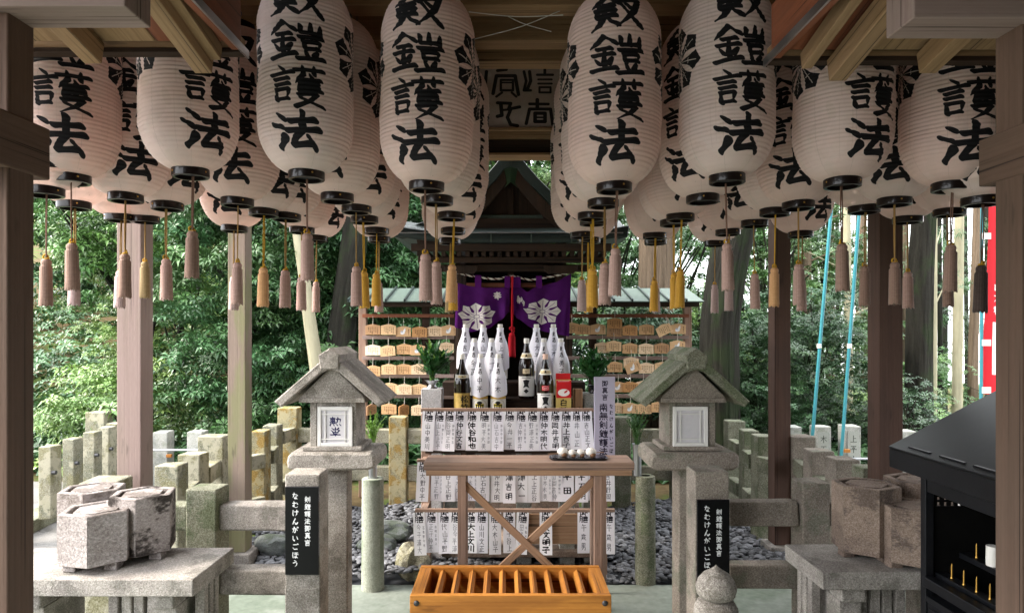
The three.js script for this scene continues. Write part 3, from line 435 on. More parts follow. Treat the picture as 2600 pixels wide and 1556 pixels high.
function engraved(seedCh) {                                   // a grey fence post front with cut characters
  const [k, c] = canvas(96, 384, '#93968f'); mottle(c, 96, 384, 900, ['#7d8078', '#a9aba4', '#6f7268', '#b4b4ac'], 1, 4, 0.5); c.fillStyle = '#3c3f3a'; seedCh.forEach((ch, i) => glyph(c, ch, 22, 30 + i * 84, 52, 60, 5)); return std({ map: canvasTex(k), roughness: 0.9, bumpMap: stoneBump, bumpScale: 0.002 });
}
{
  const t = thing('stone_fence', 'tall grey outer fence posts with a white pipe behind the receding lichened fence', 'fence', [-3.2, 0, 6.8]);
  for (const [px, py, w, Z] of [[238, 1047, 0.19, 6.7], [404, 1097, 0.145, 6.8], [492, 1097, 0.15, 6.8], [600, 1099, 0.15, 6.85]]) { const X = wx(px, Z), h = wy(py, Z); fencePost(t, X, w, h, Z, 0.16, Z > 6.7 ? M.greyStone : M.lichen);
    part('clamp', bx(X + w / 2, X + w / 2 + 0.05, h - 0.25, h - 0.22, Z - 0.02, Z + 0.01, 0.003), M.orange, t); }
  part('pipe', tube([V(-4.0, 0.39, -6.66), V(-3.4, 0.385, -6.68), V(-2.5, 0.39, -6.68)], 0.010, 6, 8), M.pipe, t);
}
{
  const t = thing('stone_fence', 'grey outer fence posts cut with characters behind the teal banner poles', 'fence', [3.2, 0, 6.5]);
  [[2018, 1084, ['川']], [2092, 1083, ['木', '正', '大']], [2168, 1082, ['上', '平', '大']], [2245, 1090, ['山']], [2310, 1095, ['田']]].forEach(([px, py, ch]) => { const Z = 6.4, X = wx(px, Z), h = wy(py, Z), p = fencePost(t, X, 0.145, h, Z, 0.15, M.greyStone);
    part('inscription', new THREE.PlaneGeometry(0.11, 0.44).translate(X, h - 0.27, -Z + 0.003), engraved(ch), p); });
  part('pipe', tube([V(2.5, 0.36, -6.36), V(3.3, 0.36, -6.36), V(4.0, 0.36, -6.36)], 0.010, 6, 8), M.pipe, t);
  for (const px of [2080, 2150]) part('clamp', bx(wx(px, 6.36) - 0.03, wx(px, 6.36) + 0.03, 0.42, 0.45, 6.34, 6.37, 0.003), M.orange, t);
}
// ---------------------------------------------------------------- stone lanterns with gabled roofs
function stoneLantern(cx, Zf, m, mRoof, label, chars, s) {
  const t = thing('stone_lantern', label, 'stone lantern', [cx, 0, Zf + 0.18], undefined), zc = Zf + 0.17;
  const y = (py) => wy(py, Zf);
  part('pillar', bx(cx - 0.062, cx + 0.062, 0, 0.855, zc - 0.06, zc + 0.06, 0.012), m, t);
  const P = [[-0.19, 0.853], [0.19, 0.853], [0.219, 0.868], [0.224, 0.895], [0.219, 0.925], [0.20, 0.943], [-0.20, 0.943], [-0.219, 0.925], [-0.224, 0.895], [-0.219, 0.868]];
  part('platform', extrude(P, 0.34, 0.012).translate(cx, 0, -Zf), m, t);
  part('platform_step', bx(cx - 0.15, cx + 0.15, 0.9425, 0.968, zc - 0.13, zc + 0.13, 0.008), m, t);
  // the fire box: four walls round an open chamber
  const w = 0.117, b0 = 0.967, b1 = 1.19, zf = zc - 0.115;
  part('firebox', join(bx(cx - w, cx - 0.083, b0, b1, zf, zf + 0.23, 0.004), bx(cx + 0.083, cx + w, b0, b1, zf, zf + 0.23, 0.004), bx(cx - 0.0825, cx + 0.0825, b1 - 0.025, b1, zf + 0.001, zf + 0.229, 0.003), bx(cx - 0.0825, cx + 0.0825, b0, b1 - 0.026, zf + 0.2, zf + 0.228, 0.003)), m, t);
  // gable: triangular block and two thick slabs
  const zr = Zf - 0.01;
  part('gable', extrude([[-0.17, 1.19], [0.17, 1.19], [0.155, 1.225], [0, 1.375], [-0.155, 1.225]], 0.30, 0.004).translate(cx, 0, -(zr + 0.045)), m, t);
  part('tie_band', bx(cx - 0.165, cx + 0.165, 1.19, 1.213, zr + 0.036, zr + 0.046, 0.003), m, t);
  for (const q of [-1, 1]) part('roof_slab', extrude([[0.0, 1.358], [0.0, 1.418], [0.06, 1.392], [0.275, 1.198], [0.244, 1.172], [0.05, 1.342]].map(([a, b]) => [a, b]), 0.39, 0.006).scale(q, 1, 1).translate(cx, 0, -zr), mRoof, t);
  part('ridge_cap', extrude([[-0.046, 1.36], [0.046, 1.36], [0.054, 1.43], [0.0, 1.466], [-0.054, 1.43]], 0.41, 0.006).translate(cx, 0, -(zr - 0.012)), mRoof, t);
  for (const g of t.children) if (g.name === 'roof_slab' && g.geometry) { g.geometry.computeVertexNormals(); }
  // paper window in a white lattice frame, leaning on the front
  const f0 = cx - 0.088 + s, f1 = cx + 0.088 + s, fy0 = 0.968, fy1 = 1.168, fz = zf - 0.014, fr = part('window_frame', join(bx(f0, f0 + 0.018, fy0, fy1, fz, fz + 0.012, 0.002), bx(f1 - 0.018, f1, fy0, fy1, fz, fz + 0.012, 0.002), bx(f0 + 0.018, f1 - 0.018, fy0, fy0 + 0.018, fz, fz + 0.012, 0.002), bx(f0 + 0.018, f1 - 0.018, fy1 - 0.018, fy1, fz, fz + 0.012, 0.002)), M.white, t);
  for (const x of [f0 + 0.036, f1 - 0.04]) part('lattice_bar', bx(x, x + 0.005, fy0 + 0.019, fy1 - 0.019, fz + 0.003, fz + 0.007, 0), M.white, fr);
  for (const yy of [fy0 + 0.034, fy1 - 0.04]) part('lattice_bar', bx(f0 + 0.019, f1 - 0.019, yy, yy + 0.005, fz + 0.0025, fz + 0.0075, 0), M.white, fr);
  const [k, c] = canvas(256, 288, '#dcd9dc'); mottle(c, 256, 288, 60, ['#cfcbd0', '#e6e4e6'], 10, 50, 0.2); c.fillStyle = '#2a2a52'; chars.forEach((ch, i) => glyph(c, ch, 78, 62 + i * 88, 104, 76, 11));
  part('paper_pane', new THREE.PlaneGeometry(f1 - f0 - 0.034, fy1 - fy0 - 0.034).translate((f0 + f1) / 2, (fy0 + fy1) / 2, -(fz + 0.009)), std({ map: canvasTex(k), roughness: 0.8, transmission: 0.2 }), fr);
  return t;
}
stoneLantern(wx(838, 3.4), 3.4, M.graniteRough, M.granite, 'small gabled stone lantern with a lettered white paper window on granite pillar', ['勲', '燈'], 0.012);
stoneLantern(wx(1766, 3.4), 3.4, M.graniteWarm, M.greenStone, 'small gabled stone lantern with a blank white paper window on granite pillar', [], -0.012);
// ---------------------------------------------------------------- short granite posts with black mantra plates
function signPost(x0, x1, h, Z, y0, y1, label, m) {
  const t = thing('sign_post', label, 'sign post', [(x0 + x1) / 2, 0, Z]);
  part('post', bx(x0, x1, 0, h, Z, Z + 0.15, 0.008), m, t);
  const W = 256, Hc = 640, [k, c] = canvas(W, Hc, '#0b0b0d'); c.fillStyle = '#d6d8d8';
  [...'なむけんがいごほう'].forEach((ch, i) => glyph(c, ch, 52, 40 + i * 62, 50, 48, 7)); [...'剣鎧護法御真言'].forEach((ch, i) => glyph(c, ch, 150, 66 + i * 53, 46, 46, 6));
  const pl = part('plate', bx(x0 + 0.006, x1 - 0.002, y0, y1, Z - 0.014, Z - 0.0005, 0.002), M.trayBlack, t);
  part('inscription', new THREE.PlaneGeometry(x1 - x0 - 0.014, y1 - y0 - 0.006).translate((x0 + x1) / 2 + 0.002, (y0 + y1) / 2, -Z + 0.0155), std({ map: canvasTex(k), roughness: 0.2, specularIntensity: 0.35 }), pl);
}
signPost(wx(722, 3.05), wx(812, 3.05), wy(1204, 3.05), 3.05, wy(1457, 3.05), wy(1234, 3.05), 'granite post with black white-lettered plate before the lettered stone lantern', M.graniteRough);
signPost(wx(1765, 3.05), wx(1852, 3.05), wy(1197, 3.05), 3.05, wy(1480, 3.05), wy(1267, 3.05), 'chipped granite post with black white-lettered plate behind the onion-shaped stone finial', M.graniteWarm);
// ---------------------------------------------------------------- stone tables
function stoneTable(s, xi, xo, z0, z1, label) {
  const X = (a, b) => (s < 0 ? [-b, -a] : [a, b]), t = thing('stone_table', label, 'stone table', [s * (xi + xo) / 2, 0, (z0 + z1) / 2]);
  part('slab', bx(...X(xi, xo), 0.552, 0.62, z0, z1, 0.006), M.granite, t);
  for (const x of [xi + 0.14, xo - 0.2]) { part('leg', bx(...X(x - 0.045, x + 0.045), 0, 0.49, z0 + 0.06, z1 - 0.06, 0.006), M.granite, t);
    part('leg_block', bx(...X(x - 0.05, x + 0.05), 0.491, 0.551, z0 + 0.03, z0 + 0.14, 0.01), M.granite, t); }
  for (let k = 0; k < 4; k++) part('fluted_panel', bx(...X(xi + 0.2 + k * 0.05, xi + 0.24 + k * 0.05), 0.02, 0.55, z0 + 0.12 - (k % 2) * 0.004, z0 + 0.17, 0.006), M.granite, t);
  for (let k = 0; k < 3; k++) part('fluted_panel', bx(...X(xi + 0.03, xi + 0.07), 0.02, 0.55, z0 + 0.16 + k * 0.05, z0 + 0.2 + k * 0.05, 0.006), M.granite, t);
}
stoneTable(-1, 1.172, 2.02, 2.56, 2.94, 'sunlit granite table slab carrying the chipped pale hexagonal pots');
stoneTable(1, 1.218, 2.06, 2.63, 2.98, 'shaded granite table slab carrying the brown hexagonal pots beside the black stove');
// three hexagonal stone pots grown together
function hexPots(list, y0, mWall, label, pos) {
  const t = thing('hexagonal_pots', label, 'stone pots', pos);
  for (const [x, Z, R, h, rot, m2] of list) {
    const hex = (r, a0 = rot) => [...Array(6)].map((_, i) => new THREE.Vector2(Math.cos(a0 + i * Math.PI / 3) * r, Math.sin(a0 + i * Math.PI / 3) * r));
    const sh = new THREE.Shape(hex(R)); sh.holes.push(new THREE.Path(hex(R * 0.78)));
    const wall = uvBox(new THREE.ExtrudeGeometry(sh, { depth: h - 0.03 - 0.006, bevelEnabled: true, bevelSize: 0.004, bevelThickness: 0.003, bevelOffset: -0.004, bevelSegments: 1 }).rotateX(-Math.PI / 2).translate(x, y0 + 0.033, -Z));
    const p = part('pot', wall, m2 ?? mWall, t);
    part('lid', uvBox(new THREE.CylinderGeometry(R * 0.62, R * 0.66, 0.02, 6, 1).rotateY(0.3).translate(x, y0 + h - 0.012, -Z)), mWall, p);
    part('filling', uvBox(new THREE.CylinderGeometry(R * 0.8, R * 0.8, h - 0.08, 6).rotateY(Math.PI / 2 - rot).translate(x, y0 + 0.03 + (h - 0.08) / 2, -Z)), M.potBrown, p);
    for (let i = 0; i < 3; i++) { const a = rot + 0.6 + i * 2.1; part('foot', bx(x + Math.cos(a) * R * 0.62 - 0.025, x + Math.cos(a) * R * 0.62 + 0.025, y0, y0 + 0.032, Z - Math.sin(a) * R * 0.62 - 0.025, Z - Math.sin(a) * R * 0.62 + 0.025, 0.004), mWall, p); }
  }
}
hexPots([[wx(247, 2.71), 2.71, 0.138, 0.228, -0.244], [wx(235, 2.92), 2.915, 0.13, 0.262, -0.244], [wx(362, 2.83), 2.83, 0.13, 0.262, -0.244, M.potStain]], 0.62, M.pot, 'cluster of three pale chipped hexagonal stone pots in full daylight', [-1.7, 0.62, 2.8]);
hexPots([[wx(2196, 2.84), 2.83, 0.13, 0.30, 0.42], [wx(2320, 2.72) - 0.01, 2.70, 0.13, 0.245, 0.42], [wx(2320, 2.95), 2.92, 0.13, 0.30, 0.42]], 0.62, M.potBrown, 'cluster of three brown hexagonal stone pots beside the black candle stove', [1.5, 0.62, 2.8]);
// ---------------------------------------------------------------- stone finial in front of the plate
{
  const Z = 2.42, x = wx(1819, Z), t = thing('stone_finial', 'rough stone finial with an onion-shaped jewel in front of the chipped post', 'finial', [x, 0, Z]);
  part('jewel', uvBox(lathe([[0.001, 0.722], [0.008, 0.714], [0.022, 0.704], [0.045, 0.69], [0.063, 0.668], [0.071, 0.643], [0.066, 0.618], [0.05, 0.604], [0.04, 0.6]], 28).translate(x, 0, -Z)), M.graniteRough, t);
  part('lotus_base', uvBox(lathe([[0.04, 0.604], [0.062, 0.596], [0.075, 0.572], [0.078, 0.548], [0.07, 0.53], [0.05, 0.52]], 28).translate(x, 0, -Z)), M.graniteRough, t);
  part('roof_stone', uvBox(lathe([[0.05, 0.522], [0.10, 0.50], [0.15, 0.45], [0.16, 0.42], [0.09, 0.40]], 4).rotateY(Math.PI / 4).translate(x, 0, -Z)), M.graniteRough, t);
  part('pillar', bx(x - 0.085, x + 0.085, 0, 0.402, Z - 0.085, Z + 0.085, 0.01), M.graniteRough, t);
}
// ---------------------------------------------------------------- concrete cylinders holding steel vases of green
function spray(t, x, y, Z, n, h, spread, m, leafW, up = 0.8, name = 'greenery') {
  const gs = [];
  for (let i = 0; i < n; i++) { const a = rr(0, 6.3), lean = Math.pow(rnd(), 0.7) * spread, hh = h * rr(0.6, 1), p0 = V(x + rr(-0.012, 0.012), y - 0.02, -Z + rr(-0.012, 0.012)), p2 = p0.clone().add(V(Math.cos(a) * lean, hh * (1 - 0.25 * lean / spread), Math.sin(a) * lean)), p1 = p0.clone().lerp(p2, 0.5).add(V(-Math.cos(a) * lean * 0.2, hh * 0.1, -Math.sin(a) * lean * 0.2));
    gs.push(tube([p0, p1, p2], 0.0016, 4, 4));
    const k = leafW > 0.012 ? 7 : 22; for (let j = 0; j < k; j++) { const f = 0.3 + 0.7 * j / k, q = f < 0.5 ? p0.clone().lerp(p1, f * 2) : p1.clone().lerp(p2, f * 2 - 1), b = rr(0, 6.3), L = leafW * rr(2.6, 4.2) * (1.15 - 0.5 * f);
      const d = V(Math.cos(b), rr(0.3, up + 0.5), Math.sin(b)).normalize(), s = V(-Math.sin(b), 0, Math.cos(b)), e = q.clone().addScaledVector(d, L), mid = q.clone().addScaledVector(d, L * 0.5).add(V(0, -L * 0.05, 0));
      const l = mid.clone().addScaledVector(s, leafW * 0.5), r = mid.clone().addScaledVector(s, -leafW * 0.5), g = new THREE.BufferGeometry();
      mid.y -= leafW * 0.15;
      g.setAttribute('position', new THREE.Float32BufferAttribute([q, l, mid, q, mid, r, l, e, mid, mid, e, r].flatMap((v) => [v.x, v.y, v.z]), 3)); g.computeVertexNormals(); g.setAttribute('uv', new THREE.Float32BufferAttribute(new Float32Array(24), 2)); gs.push(g); } }
  return part(name, join(gs), m, t);
}
const leafMat = (r, g, b, o = {}) => new THREE.MeshPhysicalMaterial({ color: new THREE.Color().setRGB(r, g, b), roughness: 0.5, specularIntensity: 0.5, transmission: 0.35, side: THREE.DoubleSide, ...o });
const green = { fern: leafMat(0.20, 0.38, 0.06), dark: leafMat(0.035, 0.13, 0.035, { roughness: 0.35 }), fernDark: leafMat(0.07, 0.17, 0.04) };
for (const [px, Z, top, w, m, gm, lab] of [[946, 4.1, 1213, 0.135, M.concrete, green.fern, 'pale concrete cylinder post holding a steel vase of bright fern'], [1639, 4.2, 1207, 0.125, M.greenStone, green.fernDark, 'mossy concrete cylinder post holding a steel vase of dark fern']]) {
  const x = wx(px, Z), h = wy(top, Z), t = thing('vase_post', lab, 'vase post', [x, 0, Z]);
  part('cylinder', uvBox(lathe([[w / 2 + 0.003, 0], [w / 2, 0.02], [w / 2 - 0.003, h - 0.006], [w / 2 - 0.008, h], [0.03, h]], 28).translate(x, 0, -Z)), m, t);
  const xv = x - (px > 1000 ? 0.05 : 0.0), v = part('vase', lathe([[0.026, h], [0.026, h + 0.12], [0.03, h + 0.19], [0.034, h + 0.195], [0.03, h + 0.19], [0.022, h + 0.1]], 20).translate(xv, 0, -Z), M.steel, t);
  spray(t, xv, h + 0.19, Z, 26, 0.26, 0.085, gm, 0.006, 1.6);
}
// loose rocks in the pebbles
{
  const rock = (x, y, Z, sx, sy, sz, m, label) => { const g = new THREE.IcosahedronGeometry(1, 3), p = g.attributes.position; const o = rr(0, 9);
    for (let i = 0; i < p.count; i++) { const a = p.getX(i), b = p.getY(i), c = p.getZ(i), d = 1 + 0.16 * Math.sin(a * 3.1 + o) * Math.cos(b * 2.7 + c * 2.1 + o) + 0.07 * Math.sin(a * 7 + c * 8 + o) + 0.035 * Math.sin(b * 17 + a * 13); p.setXYZ(i, a * d * sx + x, b * d * sy + y, c * d * sz - Z); }
    g.computeVertexNormals(); lone('rock', label, 'rock', uvBox(g), m, [x, 0, Z]); };
  rock(wx(1052, 4.3), 0.07, 4.32, 0.12, 0.14, 0.11, M.lichen, 'pale mossy boulder beside the slip rack post');
  rock(wx(1080, 4.2), 0.03, 4.22, 0.07, 0.07, 0.06, M.lichen, 'small pale rock at the foot of the mossy boulder');
  rock(wx(985, 5.0), 0.1, 4.95, 0.18, 0.075, 0.11, M.rockDark, 'flat blue grey boulder lying in the dark pebbles');
  rock(wx(955, 4.75), 0.06, 4.75, 0.13, 0.075, 0.1, M.rockDark, 'rounded grey boulder behind the pale concrete cylinder post');
  rock(wx(700, 4.7), 0.08, 4.7, 0.14, 0.07, 0.1, M.rockDark, 'grey boulder in the pebbles behind the granite sign post');
}
// ---------------------------------------------------------------- the little shrine
{
  const C = 0.035, t = thing('shrine', 'small dark wooden shrine with a curved copper gable roof', 'shrine', [C, 0, 5.4]);
  const prof = [[0.0, 2.845], [0.06, 2.83], [0.115, 2.755], [0.205, 2.652], [0.30, 2.556], [0.41, 2.466], [0.56, 2.372], [0.70, 2.318], [0.80, 2.302], [0.86, 2.318]];
  const lower = [...prof].reverse().map(([a, b], i, l) => [a - 0.012 * (i < l.length - 1), b - 0.085 - 0.02 * (i > 6)]);
  for (const s of [-1, 1]) {
    const g = extrude([...prof, ...lower], 1.25, 0.004); g.scale(s, 1, 1); if (s < 0) { const p = g.attributes.position; for (let i = 0; i < p.count; i += 3) { const a = [p.getX(i), p.getY(i), p.getZ(i)]; p.setXYZ(i, p.getX(i + 2), p.getY(i + 2), p.getZ(i + 2)); p.setXYZ(i + 2, ...a); } } g.computeVertexNormals();
    part('roof_flank', uvBox(g.translate(C, 0, -4.95)), M.copper, t);
    const bp = prof.slice(1, 8), inner = [...bp].reverse().map(([a, b]) => [a - 0.03, b - 0.2]), gb = extrude([...bp.map(([a, b]) => [a - 0.01, b - 0.095]), ...inner.map(([a, b]) => [Math.max(0, a), b])], 0.045, 0.004);
    gb.scale(s, 1, 1); if (s < 0) { const p = gb.attributes.position; for (let i = 0; i < p.count; i += 3) { const a = [p.getX(i), p.getY(i), p.getZ(i)]; p.setXYZ(i, p.getX(i + 2), p.getY(i + 2), p.getZ(i + 2)); p.setXYZ(i + 2, ...a); } } gb.computeVertexNormals();
    part('bargeboard', uvBox(gb.translate(C, 0, -4.975)), M.darkWood, t);
  }
  part('ridge', bx(C - 0.05, C + 0.05, 2.80, 2.868, 4.93, 6.22, 0.008), M.copper, t);
  part('ridge_ornament', extrude([[-0.12, 2.80], [-0.135, 2.86], [-0.10, 2.875], [-0.09, 2.91], [0.09, 2.91], [0.10, 2.875], [0.135, 2.86], [0.12, 2.80], [0.06, 2.76], [-0.06, 2.76]], 0.06, 0.006).translate(C, 0, -5.02), M.soot, t);
  part('gable_wall', extrude([[-0.33, 2.38], [0.33, 2.38], [0, 2.66]], 0.03).translate(C, 0, -5.10), M.darkWood, t);
  part('gable_post', bx(C - 0.02, C + 0.02, 2.40, 2.62, 5.07, 5.098, 0.002), M.darkWood, t);
  part('gable_tie', bx(C - 0.24, C + 0.24, 2.375, 2.405, 5.04, 5.075, 0.003), M.sheetGreen, t);
  part('gable_beam', bx(C - 0.40, C + 0.40, 2.30, 2.373, 5.0, 5.09, 0.003), M.darkWood, t);
  // front pent eave: rising a little at both ends
  const n = 16, pos = [], idx = [];
  for (let i = 0; i <= n; i++) { const u = i / n * 2 - 1, up = 0.05 * Math.pow(Math.abs(u), 3), x = C + u * 0.80; for (const [y, Z] of [[2.31, 5.02], [2.262, 4.9], [2.227, 4.75], [2.163, 4.752], [2.163, 4.80]]) pos.push(x, y + up, -Z); }
  for (let i = 0; i < n; i++) for (let j = 0; j < 4; j++) { const a = i * 5 + j, b = a + 5; idx.push(a, a + 1, b, a + 1, b + 1, b); }
  const pg = new THREE.BufferGeometry(); pg.setAttribute('position', new THREE.Float32BufferAttribute(pos, 3)); pg.setIndex(idx); pg.computeVertexNormals();
  part('pent_eave', uvBox(pg), M.copper, t);
  for (const x of [-0.42, -0.14, 0.14, 0.42]) part('copper_seam', bx(C + x - 0.004, C + x + 0.004, 2.165, 2.228, 4.745, 4.7495, 0), M.sheetGreen, t);
  for (const [a, b] of [[-0.78, -0.1], [-0.098, 0.34], [0.342, 0.78]]) part('eave_flashing', bx(C + a, C + b, 2.2285, 2.236, 4.748, 4.80, 0.001), M.steel, t);
  part('eave_board', bx(C - 0.70, C + 0.70, 2.108, 2.161, 4.77, 4.80, 0.003), M.darkWood, t);
  for (let k = 0; k < 24; k++) part('rafter_end', bx(C - 0.66 + k * 0.0565, C - 0.63 + k * 0.0565, 2.075, 2.107, 4.785, 5.1, 0.002), M.darkWood, t);
  part('eave_purlin', bx(C - 0.66, C + 0.66, 2.035, 2.073, 4.83, 4.88, 0.003), M.darkWood, t);
  part('porch_beam', bx(C - 0.56, C + 0.56, 1.985, 2.034, 4.98, 5.04, 0.003), M.darkWood, t);
  for (const s of [-1, 1]) { part('bracket', extrude([[-0.12, 2.033], [0.12, 2.033], [0.12, 2.0], [0.09, 1.975], [-0.09, 1.975], [-0.12, 2.0]], 0.05, 0.003).translate(C + s * 0.36, -0.01, -4.92), M.darkWood, t);
    part('pillar', bx(C + s * 0.365 - 0.034, C + s * 0.365 + 0.034, 0.6, 1.984, 5.05, 5.12, 0.004), M.darkWood, t);
    part('side_wall', bx(C + s * 0.40 - 0.015, C + s * 0.40 + 0.015, 0.6, 2.30, 5.125, 6.0, 0.002), M.darkWood, t);
    for (let k = 0; k < 4; k++) part('lattice_bar', bx(C + s * (0.315 + k * 0.014) - 0.003, C + s * (0.315 + k * 0.014) + 0.003, 1.05, 1.64, 5.08, 5.09, 0), M.red, t); }
  part('back_wall', bx(C - 0.384, C + 0.384, 0.6, 2.30, 5.97, 6.0, 0.002), M.darkWood, t);
  part('king_post', bx(C - 0.022, C + 0.022, 1.905, 1.984, 5.05, 5.09, 0.002), M.darkWood, t);
  part('lintel', bx(C - 0.33, C + 0.33, 1.873, 1.904, 5.045, 5.10, 0.003), M.red, t);
  part('upper_panel', bx(C - 0.328, C + 0.328, 1.905, 1.984, 5.11, 5.12, 0), M.soot, t);
  part('floor', bx(C - 0.384, C + 0.384, 0.95, 1.0, 5.125, 5.968, 0.002), M.darkWood, t);
  part('plinth', bx(C - 0.5, C + 0.5, 0, 0.598, 4.98, 6.02, 0.01), M.potBrown, t);
}
// dark shelter wall of granite legs under the offerings
{
  const t = thing('offering_stand', 'stepped wooden stand with granite legs carrying the sake bottles before the shrine', 'stand', [0.02, 0, 4.6]);
  const xl = wx(1112, 4.4), xr = wx(1500, 4.4);
  part('step', bx(xl, xr, 0.985, 1.0, 4.34, 4.53, 0.003), M.darkWood, t); part('step', bx(xl, xr, 1.085, 1.10, 4.535, 4.70, 0.003), M.darkWood, t); part('step', bx(xl, xr, 1.182, 1.197, 4.705, 4.90, 0.003), M.darkWood, t);
  part('riser', bx(xl, xr, 1.001, 1.084, 4.536, 4.55, 0.002), M.darkWood, t); part('riser', bx(xl, xr, 1.101, 1.181, 4.706, 4.72, 0.002), M.darkWood, t);
  for (const x of [wx(1148, 4.45), wx(1225, 4.45), wx(1330, 4.45), wx(1440, 4.45)]) part('granite_leg', bx(x - 0.05, x + 0.05, 0, 0.983, 4.45, 4.55, 0.008), M.greyStone, t);
  part('lower_shelf', bx(xl, xr, 0.09, 0.13, 4.4, 4.9, 0.004), M.potBrown, t);
}
// ---------------------------------------------------------------- rack of rails for the paper slips
const RAILS = [[4.25, 1037, 1046, 1068, 1508], [4.19, 1166, 1175, 1058, 1560], [4.13, 1293, 1302, 1053, 1562]];
{
  const t = thing('slip_rack', 'weathered wooden rack of three rails holding rows of paper slips', 'rack', [0.02, 0, 4.2]);
  for (const [Z, a, b, x0, x1] of RAILS) { const r = part('rail', bx(wx(x0, Z), wx(x1, Z), wy(b, Z), wy(a, Z), Z, Z + 0.03, 0.003), M.deskWood, t);
    for (let k = 0; k < 14; k++) part('nail', new THREE.CylinderGeometry(0.0012, 0.0012, 0.012, 5).translate(wx(x0 + 20 + k * 32, Z), wy(a, Z) + 0.005, -Z - 0.012), M.iron, r); }
  for (const px of [1083, 1528]) part('post', bx(wx(px, 4.33) - 0.03, wx(px, 4.33) + 0.03, 0, 1.03, 4.29, 4.335, 0.004), M.deskWood, t);
  part('board', bx(wx(1330, 4.18), wx(1530, 4.18), wy(1380, 4.18), wy(1304, 4.18), 4.17, 4.19, 0.003), M.strut, t);
  part('board', bx(wx(1080, 4.3), wx(1530, 4.3), wy(1150, 4.3), wy(1060, 4.3), 4.285, 4.288, 0.001), M.darkWood, t);
  for (const [Z, a, b, x0, x1] of RAILS) part('rail_arm', bx(wx(1083, 4.3) - 0.02, wx(1083, 4.3) + 0.02, wy(b, Z) + 0.001, wy(a, Z) - 0.001, Z + 0.031, 4.289, 0.002), M.deskWood, t);
}
